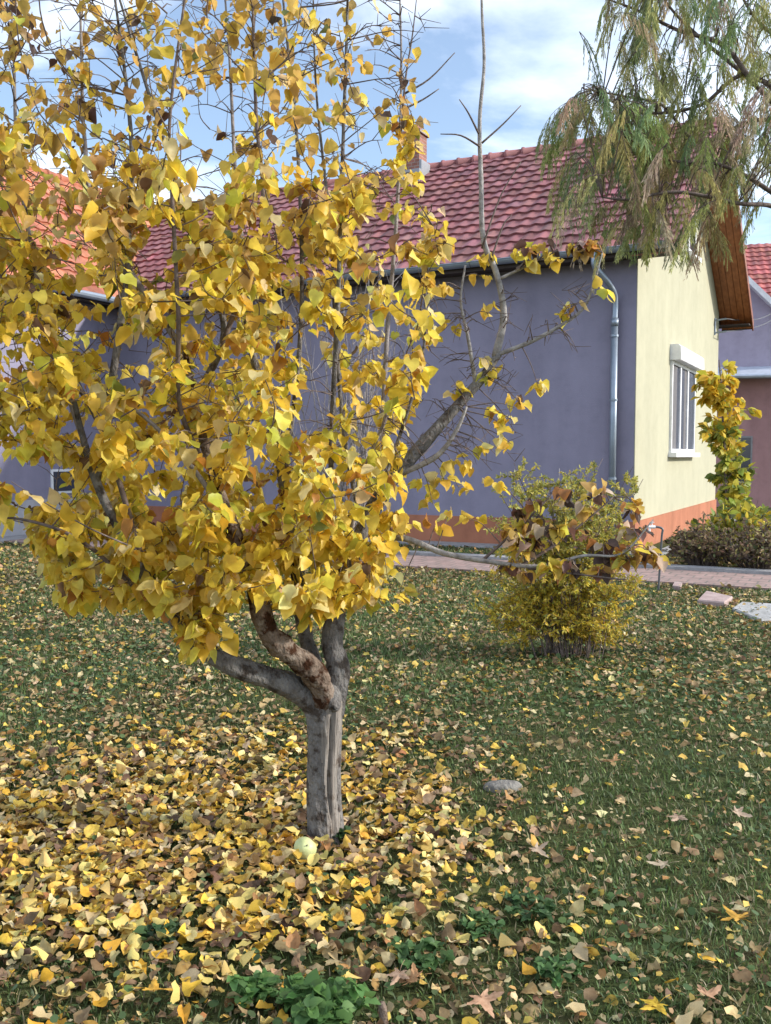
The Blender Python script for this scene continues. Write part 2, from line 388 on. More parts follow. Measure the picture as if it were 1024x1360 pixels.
def roof_sheet(name, o, u, v, length, slope_len, parent, base, mats, period=0.265, row=0.345, flip=False):
    """interlocking wavy tiles: o = eave corner, u = along the eave, v = up the slope"""
    o, u, v = Vector(o), Vector(u).normalized(), Vector(v).normalized()
    nrm = u.cross(v); 
    if nrm.z < 0: nrm = -nrm
    per = 8; nc = int(length / period); nu = nc * per + 1
    nr = int(round(slope_len / row)); dv = slope_len / nr
    lines = [(0.0, -0.05, 0, .3)]
    for r in range(nr):
        lines += [(r * dv, 0.038, r, 1.0), ((r + 1) * dv - 0.004, 0.0, r, 1.0)]
    U = np.linspace(0, length, nu); ph = 2 * np.pi * U / (length / nc)
    wave = 0.027 * ((0.5 + 0.5 * np.cos(ph)) ** 1.4)
    V = []; C = []
    tilecol = np.clip(np.array(base) * rng.normal(1, .17, (nr, nc + 1, 1)) * rng.normal(1, .05, (nr, nc + 1, 3)), .01, .9)
    cidx = np.clip((np.arange(nu) + 3) // per, 0, nc)
    for (vv, h, r, k) in lines:
        jit = rng.normal(0, .003, nc + 1)[cidx]
        hh = h + wave * k + jit
        # the scalloped lower edge of each tile
        vs = vv - (0.02 * (wave / 0.027) if h > .03 else 0)
        P = np.array(o)[None] + U[:, None] * np.array(u)[None] + (np.zeros(nu) + vs)[:, None] * np.array(v)[None] + hh[:, None] * np.array(nrm)[None]
        V.append(P); C.append(tilecol[r][cidx])
    nl = len(lines); V = np.concatenate(V); C = np.concatenate(C)
    i = np.arange(nl - 1)[:, None] * nu + np.arange(nu - 1)[None]; i = i.ravel()
    q = np.stack([i, i + 1, i + 1 + nu, i + nu], 1)
    if flip: q = q[:, ::-1]
    lo = q.ravel(); n = len(q)
    ob = bulk(name, V, lo, np.arange(n) * 4, np.full(n, 4), C, mats, None)
    me = ob.data; sm = np.ones(n, bool); me.polygons.foreach_set('use_smooth', np.zeros(n, bool))
    # smooth along waves, sharp at the row steps
    me.polygons.foreach_set('use_smooth', np.ones(n, bool))
    se = me.edges; 
    att = me.attributes.new('sharp_edge', 'BOOLEAN', 'EDGE')
    ev = np.empty(len(se) * 2, dtype=np.int32); se.foreach_get('vertices', ev); ev = ev.reshape(-1, 2)
    same = (ev[:, 0] // nu) == (ev[:, 1] // nu)
    att.data.foreach_set('value', same)
    ob.parent = parent
    return ob

TILE = (0.29, 0.118, 0.122); TILE_SUNLIT = (0.46, 0.17, 0.10)  # wing tiles carry their brighter sunlit orange in the base colour
sv = Vector((0, 1, SL)); sv2 = Vector((0, -1, SL)); slen = (YM + OV) * math.hypot(1, SL)
nsl = Vector((0, -SL, 1)).normalized()
x0r, x1r = -L_MAIN - .5, RK
roof = roof_sheet('roof', (x0r, -OV, Z_EAVE), (1, 0, 0), sv, x1r - x0r, slen, house, TILE, M['tile'])
tag(roof, 'front roof slope of weathered red wavy tiles')
roof_sheet('rear_roof', (x0r, W_MAIN + OV, Z_EAVE), (1, 0, 0), sv2, x1r - x0r, slen, house, TILE, M['tile'], flip=True)
# ridge tiles
def ridge(name, p0, p1, parent, base):
    p0, p1 = Vector(p0), Vector(p1); L = (p1 - p0).length; n = int(L / .38); t = (p1 - p0).normalized()
    c = Cloud()
    for i in range(n):
        m = MB(); a = p0 + t * (L * i / n - .03); e = p0 + t * (L * (i + 1) / n)
        pts = [a, a + t * .05, a + t * .052, e]
        m.tube(pts, [.135, .135, .115, .10], 10)
        c.mb(m, 0, np.clip(np.array(base) * rng.normal(1, .1), 0, 1))
    return c.build(name, M['tile'], None), parent
rg, _ = ridge('ridge', (x0r, YM, Z_RIDGE + .0), (x1r, YM, Z_RIDGE + .0), house, TILE); rg.parent = roof
# boards under the rake on both sides of the gable, barge boards, soffit under the front eave
b = MB()
for (ya, za, yb, zb) in ((-OV, Z_EAVE, YM, Z_RIDGE), (W_MAIN + OV, Z_EAVE, YM, Z_RIDGE)):
    n = 5; d = RK / n
    for k in range(n):
        xa, xb = k * d + .006, (k + 1) * d - .006
        vs = [(xa, ya, za - .15), (xb, ya, za - .15), (xb, yb, zb - .15), (xa, yb, zb - .15)]
        vs += [(p[0], p[1], p[2] + .03) for p in vs]
        b.add(vs, [(0, 1, 2, 3), (7, 6, 5, 4), (0, 4, 5, 1), (1, 5, 6, 2), (2, 6, 7, 3), (3, 7, 4, 0)])
    vs = [(.004, ya, za - .118), (RK - .02, ya, za - .118), (RK - .02, yb, zb - .118), (.004, yb, zb - .118)]
    b.add(vs, [(0, 1, 2, 3)])
tag(b.build('rake_soffit', M['soffit'], house), 'orange brown boards under the gable overhang')
b = MB()
for (ya, yb) in ((-OV, YM), (W_MAIN + OV, YM)):
    za, zb = Z_EAVE, Z_RIDGE
    vs = [(x, y, z) for x in (RK + .004, RK + .034) for (y, z) in ((ya, za - .2), (yb, zb - .2), (yb, zb + .02), (ya, za + .02))]
    b.add(vs, [(0, 1, 2, 3), (7, 6, 5, 4), (0, 4, 5, 1), (1, 5, 6, 2), (2, 6, 7, 3), (3, 7, 4, 0)])
b.build('barge_board', M['barge'], house)
b = MB()
b.box(-L_MAIN - .4, RK - .02, -OV + .02, -.001, Z_EAVE - .10, Z_EAVE - .07); b.box(-L_MAIN - .4, RK, -OV - .0, -OV + .018, Z_EAVE - .14, Z_EAVE + .01)
b.box(-L_MAIN - .4, RK - .02, W_MAIN + .001, W_MAIN + OV - .02, Z_EAVE - .10, Z_EAVE - .07); b.box(.0, RK, W_MAIN + OV - .018, W_MAIN + OV, Z_EAVE - .16, Z_EAVE + .01)
b.build('eave_soffit', M['eavewood'], house)
# gutter and downpipe
def gutter(x0, x1, y, z, r=.08):
    m = MB(); n = 9; pr = [(math.cos(math.pi + math.pi * k / (n - 1)) * r, math.sin(math.pi + math.pi * k / (n - 1)) * r) for k in range(n)]
    pr2 = [(a * .93, c * .93 + .004) for a, c in pr][::-1]; pr += pr2
    m.prism(pr, lambda u, v, d: (d, y + u, z + v), x0, x1)
    m.tube([(x0, y - r, z), (x1, y - r, z)], .012, 6)
    return m
gy, gz = -OV - .075, Z_EAVE - .005
m = gutter(-11.0, RK - .15, gy, gz)
m.prism([(math.cos(math.pi + math.pi * k / 8) * .08, math.sin(math.pi + math.pi * k / 8) * .08) for k in range(9)], lambda u, v, d: (d, gy + u, gz + v), RK - .15, RK - .145)
gt = m.build('gutter', M['metal'], house)
for i in range(13):
    bx = MB(); x = -10.8 + i * .9
    bx.tube([(x, gy + .085, gz + .02), (x, gy + .07, gz - .05), (x, gy, gz - .088), (x, gy - .07, gz - .05), (x, gy - .088, gz + .012)], .008, 5); bx.build('gutter_bracket', M['darkmetal'], gt)
xd = -0.34
m = MB(); m.tube(smooth_path([(xd - .22, gy, gz - .06), (xd - .21, gy, gz - .26), (xd - .04, gy + .2, gz - .52), (xd, -.10, gz - .72), (xd, -.10, gz - 1.1)], 5), .052, 12)
m.tube([(xd, -.10, gz - 1.05), (xd, -.10, .12)], .058, 12)
m.tube([(xd, -.10, gz - 1.05), (xd, -.10, gz - 1.17)], .066, 12)
m.tube([(xd - .22, gy, gz - .05), (xd - .22, gy, gz - .16)], [.075, .056], 12)
m.tube(smooth_path([(xd, -.10, .3), (xd, -.10, .16), (xd, -.24, .06)], 4), .058, 12)
dp = m.build('downpipe', M['metal'], house, True)
for z in (1.2, 2.5, 3.55):
    m = MB(); m.tube([(xd, -.10, z), (xd, -.10, z + .035)], .07, 12); m.box(xd - .012, xd + .012, -.10, -.002, z + .005, z + .03); m.build('pipe_clamp', M['metal'], dp)

def window(name, y0, y1, z0, z1, panes, parent, box=None, sill=True, label=None):
    m = MB(); fw = .07
    m.box(.0, .05, y0, y1, z0, z0 + fw); m.box(.0, .05, y0, y1, z1 - fw, z1)
    m.box(.0, .048, y0, y0 + fw, z0 + fw, z1 - fw); m.box(.0, .048, y1 - fw, y1, z0 + fw, z1 - fw)
    w = (y1 - y0 - 2 * fw) / panes
    for k in range(1, panes): m.box(.0, .049, y0 + fw + k * w - .055, y0 + fw + k * w + .055, z0 + fw, z1 - fw)
    f = m.build(name, M['white'], parent)
    if label: tag(f, label)
    for k in range(panes):
        g = MB(); g.box(.004, .022, y0 + fw + k * w + (.055 if k else 0), y0 + fw + (k + 1) * w - (.055 if k < panes - 1 else 0), z0 + fw, z1 - fw)
        g.build('pane', M['glass'], f)
    if sill:
        s = MB(); s.box(.0, .16, y0 - .06, y1 + .06, z0 - .09, z0 - .002); s.build('sill', M['white'], f)
    if box:
        s = MB(); s.prism([(.0, z1 + .002), (.20, z1 + .002), (.21, z1 + .03), (.20, z1 + box - .05), (.15, z1 + box), (0, z1 + box)], lambda u, v, d: (u, d, v), y0 - .05, y1 + .05)
        s.build('shutter_box', M['white'], f)
    return f
w = window('window', 2.85, 5.45, 1.66, 3.42, 3, house, .30, True, 'white three pane window with a roller shutter box')
for k, (a, c) in enumerate(((2.97, 3.45), (4.25, 4.7))):
    m = MB(); n = 22; vs = [(.0225 + .0006 * math.sin(i * 1.7), a + (c - a) * i / n, z) for z in (1.74, 3.34) for i in range(n + 1)]
    m.add(vs, [(i, i + 1, n + 2 + i, n + 1 + i) for i in range(n)]); m.build('curtain', M['curtain'], w)
window('attic_window', 4.35, 5.15, 5.75, 6.75, 1, house, None, True, 'small attic window in the gable')
# chimney
ch = MB(); cx, cy = -5.95, 3.9; ch.box(cx - .2, cx + .2, cy - .2, cy + .2, 7.2, 8.85)
chm = ch.build('chimney', M['brick'], house)
m = MB(); m.box(cx - .25, cx + .25, cy - .25, cy + .25, 8.852, 8.92); m.box(cx - .12, cx + .12, cy - .12, cy + .12, 8.92, 9.08); m.build('chimney_cap', M['brick'], chm)
m = MB()
m.box(cx - .27, cx + .27, cy - .34, cy - .204, 7.55, 8.02); m.box(cx - .26, cx - .204, cy - .204, cy + .25, 7.6, 8.25); m.box(cx + .204, cx + .26, cy - .204, cy + .25, 7.6, 8.25)
m.build('flashing', plain('light_flashing', (0.28, 0.30, 0.33), .5, .3), chm)
# wing roof
xm = (XW0 + XW1) / 2; SW = (Z_RIDGE - Z_EAVE) / (XW1 + OV - xm); wl = (XW1 + OV - xm) * math.hypot(1, SW)
wr = roof_sheet('wing_roof', (XW1 + OV, YW - .5, Z_EAVE), (0, 1, 0), (-1, 0, SW), YM - YW + .5, wl, house, TILE_SUNLIT, M['tile'], flip=False)
tag(wr, 'tiled roof slope of the side wing coloured a sunlit orange')
roof_sheet('wing_roof', (XW0 - OV, YW - .5, Z_EAVE), (0, 1, 0), (1, 0, SW), YM - YW + .5, wl, house, TILE_SUNLIT, M['tile'], flip=True)
rg, _ = ridge('ridge', (xm, YW - .5, Z_RIDGE), (xm, YM, Z_RIDGE), house, TILE_SUNLIT); rg.parent = wr
b = MB(); b.box(XW1 + .003, XW1 + OV - .02, YW - .45, -OV - .2, Z_EAVE - .10, Z_EAVE - .07); b.box(XW1 + OV - .018, XW1 + OV, YW - .45, -OV - .2, Z_EAVE - .15, Z_EAVE + .01)
b.build('wing_soffit', M['eavewood'], house)
b = MB(); b.tube([(XW1 + OV + .07, YW - .5, Z_EAVE - .04), (XW1 + OV + .07, -OV, Z_EAVE - .04)], .075, 10); b.build('wing_gutter', M['metal'], house)

# cable bracket near the far end of the gable and the wires running from it to the neighbour
# ------------------------------------------------------------------ neighbour house behind on the right
NBX, NBY = 2.0, 17.5   # in the house frame: in front-left corner, beyond the gable
nb_loc = at(930, 650, 29.0); nb_loc.z = 0
nb = empty('neighbour_house', nb_loc, R(-14))
tag(nb, 'two tone lavender and mauve house glimpsed past the right edge of the gable', 'house')
HM = 3.95
zt = 6.1
b = MB(); b.box(-3, 2.55, 0, 7, 0, HM); b.build('lower_wall', M['mauve'], nb)
b = MB(); b.prism([(-3, HM), (2.55, HM), (2.55, 5.6), (1.7, 6.45), (-.2, 8.2), (-3, 5.8)], lambda u, v, d: (u, d, v), .004, .35); b.build('upper_wall', M['lavender_far'], nb)
b = MB(); b.prism([(HM - .02, -.9), (HM + .05, -.9), (HM + .38, -.001), (HM + .28, -.001)], lambda u, v, d: (d, v, u), -3, 2.6)
b.tube([(-3, -.96, HM + .02), (2.6, -.96, HM + .02)], .07, 8)
b.build('canopy', plain('pale_blue_canopy', (0.50, 0.56, 0.66), .4, .2), nb)
b = MB(); b.box(2.552, 3.1, -.1, .4, 0, 5.5); b.build('pilaster', M['white'], nb)
b = MB(); b.box(3.1, 7.5, .3, 7, 0, 5.5); b.build('side_wall', plaster('pale_side_render', (.55, .52, .58), .1), nb)
b = MB(); b.box(1.0, 1.5, -.04, .06, .75, 2.2); nw = b.build('window', M['kerb'], nb)
b = MB(); b.box(1.05, 1.45, -.046, -.041, .80, 2.15); b.build('pane', M['glass'], nw)
b = MB()
b.prism([(2.9, 5.1), (2.9, 5.3), (-.2, 8.5), (-.2, 8.28)], lambda u, v, d: (u, d, v), -.35, .0); b.prism([(-3.3, 5.5), (-3.3, 5.3), (-.2, 8.28), (-.2, 8.5)], lambda u, v, d: (u, d, v), -.35, .0)
b.build('barge_board', M['white'], nb)
roof_sheet('roof', (-4, 2.0, 6.2), (1, 0, 0), (0, 1, .75), 13, 5.2, nb, (0.40, .13, .12), M['tile'])
b = MB(); b.prism([(2.9, 5.25), (-.2, 8.42), (-3.3, 5.45), (-3.3, 5.35), (-.2, 8.3), (2.9, 5.12)], lambda u, v, d: (u, d, v), .004, 6.5); b.build('gable_roof', plain('far_tiles', (.4, .13, .12), .7), nb)

cable = empty('cable_bracket', H2W(0, 8.2, 4.6))
tag(cable, 'thin grey wires on a wall bracket below the gable overhang', 'cable')
m = MB(True)
for z in (4.85, 4.55):
    m.tube([H2W(0, 8.15, z), H2W(.28, 8.15, z + .02)], .022, 6)
m.tube([H2W(.02, 8.15, 4.5), H2W(.02, 8.15, 4.9)], .02, 6); m.build('bracket', M['metal'], cable)
m = MB(True); e = at(1060, 386, 27.5)
s0 = H2W(.28, 8.15, 4.87); m.tube([s0.lerp(e, k / 10) - Vector((0, 0, .35 * math.sin(math.pi * k / 10))) for k in range(11)], .012, 5); m.build('wire', M['darkmetal'], cable)
m = MB(True); e = at(1060, 398, 27.5)
s0 = H2W(.28, 8.15, 4.57); m.tube([s0.lerp(e, k / 10) - Vector((0, 0, .25 * math.sin(math.pi * k / 10))) for k in range(11)], .012, 5); m.build('wire', M['darkmetal'], cable)

# ------------------------------------------------------------------ ground, path, kerb
def ground_mat():
    m, nt, b, out = mat('lawn_soil')
    tc = N(nt, 'ShaderNodeTexCoord')
    n1 = N(nt, 'ShaderNodeTexNoise', i_Scale=1.1, i_Detail=8, i_Roughness=.65); n2 = N(nt, 'ShaderNodeTexNoise', i_Scale=26, i_Detail=8, i_Roughness=.7)
    for n in (n1, n2): nt.links.new(tc.outputs['Object'], n.inputs['Vector'])
    r1 = ramp(nt, [(0.35, (.045, .064, .024)), (0.55, (.07, .082, .034)), (0.7, (.12, .098, .058))])
    r2 = ramp(nt, [(0.3, (.45, .45, .45)), (0.7, (1.5, 1.45, 1.3))])
    nt.links.new(n1.outputs['Fac'], r1.inputs[0]); nt.links.new(n2.outputs['Fac'], r2.inputs[0])
    mx = N(nt, 'ShaderNodeMix', data_type='RGBA', blend_type='MULTIPLY'); mx.inputs[0].default_value = 1
    nt.links.new(r1.outputs[0], mx.inputs[6]); nt.links.new(r2.outputs[0], mx.inputs[7]); nt.links.new(mx.outputs[2], b.inputs['Base Color'])
    bp = N(nt, 'ShaderNodeBump', i_Strength=.8, i_Distance=.03); nt.links.new(n2.outputs['Fac'], bp.inputs['Height']); nt.links.new(bp.outputs[0], b.inputs['Normal'])
    b.inputs['Roughness'].default_value = .95; b.inputs['Specular IOR Level'].default_value = .1
    return m
b = MB(); S = 400
b.add([(-S, -S, 0), (S, -S, 0), (S, S, 0), (-S, S, 0)], [(0, 1, 2, 3)])
tag(b.build('ground', ground_mat()), kind='structure')
PY0, PY1 = -3.75, -2.42     # path edges in the house frame (y)
p_ = empty('path', CORNER, HANG); COL.objects.unlink(p_); bpy.data.objects.remove(p_)
def house_slab(name, x0, x1, y0, y1, z0, z1, m):
    q = MB(); q.box(x0, x1, y0, y1, z0, z1); o = q.build(name, m); o.location = CORNER; o.rotation_euler = (0, 0, HANG); return tag(o, kind='structure')
house_slab('path', XW1 + .1, 9, PY0, PY1, -.08, .035, M['paver'])
house_slab('kerb', XW1 + .1, 9, PY1 + .004, PY1 + .26, -.08, .075, M['kerb'])
house_slab('wall_apron', XW1 + .04, .55, -.62, -.034, -.08, .03, M['kerb'])
house_slab('wing_apron', XW1 + .04, XW1 + .7, YW, -.65, -.08, .045, M['kerb'])
house_slab('garden_edging', .45, .55, -.02, 8.5, -.08, .07, M['kerb'])
house_slab('soil_bed', .56, 3.2, 1.2, 8.5, -.08, .02, noise_mat('bed_soil', [(.3, (.03, .022, .016)), (.7, (.08, .06, .045))], 20, 8, .95, .6, 40))

# ------------------------------------------------------------------ the yellow fruit tree
tb = ground_at(433, 1113); YT = tb.y
tree = empty('fruit_tree', tb)
tag(tree, 'yellow leaved fruit tree with a forked grey trunk in the foreground', 'tree')
nodes = []     # (point, radius) of the woody skeleton
def limb(name, pts, rads, m, n=6, sides=10, wob=.05, label=None, part=True, flare=None):
    """pts: (px, py, dY) with dY the offset in depth from the trunk"""
    P = smooth_path([at(x, y, YT + d) for x, y, d in pts], n)
    k = len(pts) - 1
    rr = [np.interp(i / n, range(k + 1), rads) for i in range(len(P))]
    if part:
        
        if max(rads) > .03:        # burls and swellings along the old limbs
            rr = [x * (1 + .07 * math.sin(i * .9 + x * 60) + random.uniform(-.03, .03)) for i, x in enumerate(rr)]
        q = MB(True); q.tube(P, rr, sides, 0, True, wob); o = q.build(name, m, tree, True)
        if label: tag(o, label)
    nodes.extend([(p, r_) for p, r_ in zip(P, rr)])
    return P
def trunk():
    P = smooth_path([at(433, 1122, YT), at(432, 1105, YT), at(429, 1050, YT), at(431, 985, YT), at(430, 935, YT), at(433, 902, YT + .02)], 12)
    q = MB(True); n = 64; vs = []; L = len(P)
    for i, p in enumerate(P):
        f = i / (L - 1)
        r = np.interp(f, [0, .2, .4, .6, .8, .9, 1], [.096, .078, .070, .070, .078, .078, .058])
        for k in range(n):
            a = 2 * math.pi * k / n
            rr = r * (1 + .05 * math.sin(3 * a + 4 * f) + .03 * math.sin(7 * a + 9 * f) + .018 * math.sin(15 * a + 17 * f) * math.sin(11 * f + a) + random.uniform(-.008, .008))
            if f < .22: rr *= 1 + (.10 + .34 * max(0, math.cos(2.5 * a + .6)) + .2 * max(0, math.cos(4 * a))) * (1 - f / .22) ** 1.7
            da = (a - R(298) - .10 * math.sin(9 * f) + math.pi) % (2 * math.pi) - math.pi
            if .10 < f < .86:     # the long split down the trunk, with raised lips and splintered ridges beside it
                w_ = math.sin(math.pi * (f - .10) / .76) ** .5
                rr -= (.022 + .010 * math.sin(19 * f)) * math.exp(-(da / (.07 + .03 * math.sin(11 * f + 2))) ** 2) * w_; rr += .007 * math.exp(-((abs(da) - .24) / .10) ** 2) * w_
                if 0 < da < 1.1 or -.45 < da < 0: rr += .0022 * math.sin(37 * da + 3 * math.sin(7 * f)) * w_
            vs.append(p + Vector((math.cos(a) * rr, math.sin(a) * rr, 0)))
    q.add(vs, [])
    for i in range(L - 1):
        f = (i + .5) / (L - 1)
        for k in range(n):
            a = 2 * math.pi * (k + .5) / n; da = (a - R(298) + math.pi) % (2 * math.pi) - math.pi
            lo, hi = -.42 - .2 * math.sin(13 * f), .75 + .3 * math.sin(8 * f + 1)
            q.f.append((i * n + k, i * n + (k + 1) % n, (i + 1) * n + (k + 1) % n, (i + 1) * n + k)); q.mi.append(1 if (.10 < f < .84 and lo < da < hi) else 0)
    q.f.append(tuple((L - 1) * n + k for k in range(n))); q.mi.append(0)
    q.build('trunk', [M['bark'], M['deadwood']], tree, True)
    nodes.extend([(p, .07) for p in P[-4:]])
    kq = MB(True)          # a healed knot where a limb was cut
    kp = at(443, 936, YT - .060)
    kq.tube([kp + Vector((-.01, .06, -.01)), kp + Vector((.0, .012, .0)), kp + Vector((.004, -.010, .003)), kp + Vector((.006, -.020, .005)), kp + Vector((.005, -.012, .004)), kp + Vector((.004, .004, .004))], [.034, .032, .028, .021, .014, .007], 16, 0, True, .12); kq.build('knot', M['bark'], tree, True)
trunk()
limb('branch', [(432, 972, .01), (420, 940, -.01), (386, 911, -.06), (335, 893, -.14), (285, 872, -.2), (232, 822, -.28), (180, 740, -.3), (128, 640, -.3), (95, 520, -.28)], [.05, .054, .050, .045, .038, .030, .023, .016, .009], M['bark'], sides=16, label='low grey limb reaching left')
limb('branch', [(434, 968, .01), (431, 930, -.03), (416, 893, -.09), (378, 862, -.16), (354, 835, -.2), (335, 770, -.22), (305, 690, -.2), (272, 590, -.14), (246, 470, -.05)], [.040, .049, .051, .047, .043, .032, .026, .019, .011], M['barkpeel'], wob=.10, sides=16, label='brown limb with peeling bark')
limb('branch', [(428, 935, .03), (415, 880, .08), (404, 835, .12), (398, 780, .14), (385, 700, .16), (372, 610, .18), (340, 490, .2), (318, 380, .2)], [.04, .036, .032, .03, .026, .022, .017, .011], M['bark'])
limb('branch', [(440, 950, .02), (449, 890, .02), (441, 848, .05), (455, 785, .12), (482, 705, .2), (515, 645, .26), (575, 575, .34), (635, 508, .38), (662, 470, .4)], [.055, .050, .044, .039, .036, .033, .027, .021, .017], M['bark'], label='thick grey limb leaning right')
limb('branch', [(658, 474, .4), (669, 420, .4), (660, 365, .4), (642, 318, .4), (639, 240, .4), (637, 160, .4), (643, 85, .4), (640, 10, .4), (640, -70, .4)], [.018, .016, .014, .0125, .011, .009, .0075, .006, .004], M['barkpale'], label='pale tall whip shoot')
limb('branch', [(655, 473, .4), (700, 456, .38), (742, 434, .36), (772, 412, .34), (786, 385, .32), (800, 336, .3)], [.011, .010, .008, .007, .005, .003], M['barkpale'])
limb('branch', [(535, 628, .28), (580, 606, .26), (606, 572, .24), (620, 540, .24)], [.014, .012, .009, .006], M['barkpale'])
limb('branch', [(632, 512, .38), (622, 450, .37), (612, 400, .36), (618, 352, .36)], [.010, .008, .006, .004], M['barkpale'])
limb('branch', [(664, 370, .4), (690, 358, .38), (714, 346, .37)], [.008, .006, .004], M['barkpale'])
limb('branch', [(470, 745, .18), (525, 714, .1), (590, 735, .05), (650, 746, .0), (716, 752, -.05), (775, 738, -.08), (826, 735, -.1), (868, 690, -.12)], [.016, .014, .012, .010, .008, .006, .004, .0025], M['barkpale'], label='low thin branch reaching right in front of the shrub')
limb('branch', [(690, 752, -.03), (735, 725, -.02), (780, 690, -.02), (815, 660, 0)], [.007, .006, .004, .003], M['twig'])
limb('branch', [(640, 745, .02), (690, 700, .04), (735, 655, .06)], [.007, .005, .003], M['twig'])
limb('branch', [(700, 754, -.04), (760, 762, -.06), (830, 770, -.1)], [.006, .004, .003], M['twig'])
shoots = [
 [(170, 640), (163, 410), (172, 300), (175, 200), (165, 90), (150, -20)],
 [(150, 470), (132, 290), (112, 180), (108, 60), (105, -40)],
 [(250, 640), (240, 545), (237, 420), (228, 250), (226, 150), (245, 0), (250, -60)],
 [(320, 520), (298, 440), (262, 330), (222, 200), (190, 100), (150, -30)],
 [(330, 470), (322, 330), (312, 220), (305, 80), (296, -40)],
 [(350, 480), (347, 300), (340, 150), (335, -10), (332, -60)],
 [(432, 760), (440, 640), (449, 400), (455, 210), (461, 30), (462, -40)],
 [(500, 660), (512, 480), (526, 300), (531, 190), (533, 80), (530, -40)],
 [(530, 210), (538, 110), (548, 45), (556, -30)],
 [(470, 700), (455, 560), (438, 300), (420, 120), (415, -50)],
 [(110, 600), (62, 430), (25, 220), (18, 60), (12, -50)],
 [(200, 760), (130, 560), (60, 460), (-10, 350), (-60, 250)],
 [(385, 640), (400, 430), (396, 210), (378, 20), (372, -60)],
 [(300, 690), (230, 590), (150, 530), (60, 540), (-40, 560)],
 [(285, 872), (200, 800), (110, 720), (30, 690), (-40, 690)],
 [(480, 700), (520, 610), (560, 480), (566, 380), (575, 300)],
 [(455, 780), (480, 640), (520, 540), (548, 470)],
]
for i, s in enumerate(shoots):
    d0 = [-.1, .2, -.45, .0, .25, -.1, -.05, .35, .35, .25, .1, -.3, .1, -.35, -.35, .2, -.1][i]
    p0 = at(s[0][0], s[0][1], YT + d0); near = min(nodes, key=lambda n_: (n_[0] - p0).length)[0]
    dn = near.y - YT
    pts = [(x, y, dn + (d0 - dn) * min(1, k / 2)) for k, (x, y) in enumerate(s)]
    P = smooth_path([near] + [at(x, y, YT + d) for x, y, d in pts[1:]], 6)
    r0 = [.017, .014, .011, .016, .013, .011, .014, .012, .006, .011, .013, .012, .012, .011, .012, .010, .012][i]
    rr = [r0 * (1 - .75 * k / (len(P) - 1)) for k in range(len(P))]
    q = MB(True); q.tube(P, rr, 8, 0, True, .06); q.build('branch', [M['bark'], M['greytwig'], M['twig']][i % 3], tree, True)
    nodes.extend(list(zip(P, rr)))

# fine twigs grown from the nearest wood towards points spread through the crown
def crown_weight(x, y):
    if x < 40: lim = 665
    elif x < 250: lim = min(800, 700 + (x - 40) * 2.2)
    elif x < 300: lim = 850
    elif x < 480: lim = 815
    else: lim = 800
    if y > lim: return 0
    right = np.interp(y, [-120, 0, 180, 300, 450, 560, 700, 800, 850], [480, 545, 555, 585, 585, 545, 525, 530, 490])
    if x > right: return 0
    w = 1.0
    if y < 260: w = .50 + .25 * (y + 120) / 380
    if y < 260 and x > 470: w *= .6
    if 395 < x < 540 and 330 < y < 620: w *= .46
    if x > right - 75: w *= .72
    if 250 < y < 560: w *= .82
    if math.sin(x * .043 + 1.3 * math.sin(y * .017)) * math.sin(y * .036 + .8 * math.sin(x * .021)) < -.28: w *= .25
    if x < 60 and 590 < y < 700: w *= .5
    return w
targets = []
while len(targets) < 1200:
    x, y = random.uniform(-170, 600), random.uniform(-130, 850)
    if random.random() > crown_weight(x, y): continue
    sd = .42 if y < 700 else .3
    targets.append(at(x, y, YT - .05 + max(-.85, min(.9, random.gauss(0, sd)))))
node_arr = np.array([tuple(p) for p, r_ in nodes])
tw = MB(True); twig_paths = []
order = sorted(targets, key=lambda t: np.min(np.sum((node_arr - np.array(t)) ** 2, 1)))
extra = []
for t in order:
    A = np.array(t); allp = np.vstack([node_arr] + ([np.array(extra)] if extra else []))
    dv = A - allp; dist = np.sqrt((dv ** 2).sum(1)) + np.where(dv[:, 2] < -.05, .5, 0) + np.where(dv[:, 2] < .05, .08, 0)
    j = int(np.argmin(dist)); s0 = Vector(allp[j])
    if (t - s0).length < .06: t = s0 + Vector((random.uniform(-.15, .15), random.uniform(-.15, .15), random.uniform(.05, .25)))
    ln = (t - s0).length; side = Vector((random.gauss(0, 1), random.gauss(0, 1), 0)) * .07 * ln
    mid1 = s0.lerp(t, .35) + side + Vector((0, 0, -.05 * ln)); mid2 = s0.lerp(t, .7) + side * .7 + Vector((0, 0, -.04 * ln))
    P = smooth_path([s0, mid1, mid2, t], 3)
    r0 = .0022 + .0030 * min(ln, 1)
    tw.tube(P, [r0 * (1 - .6 * k / (len(P) - 1)) for k in range(len(P))], 5, 0, False)
    twig_paths.append(P); extra.extend([tuple(p) for p in P[2:]])
# thorny bare spurs
for _ in range(420):
    P = random.choice(twig_paths); s0 = random.choice(P); dr = Vector((random.gauss(0, 1), random.gauss(0, 1), random.gauss(.5, .6))).normalized()
    l = random.uniform(.03, .16); tw.tube([s0, s0 + dr * l * .5 + Vector((0, 0, .01)), s0 + dr * l], [.0022, .0017, .001], 4, 0, False)

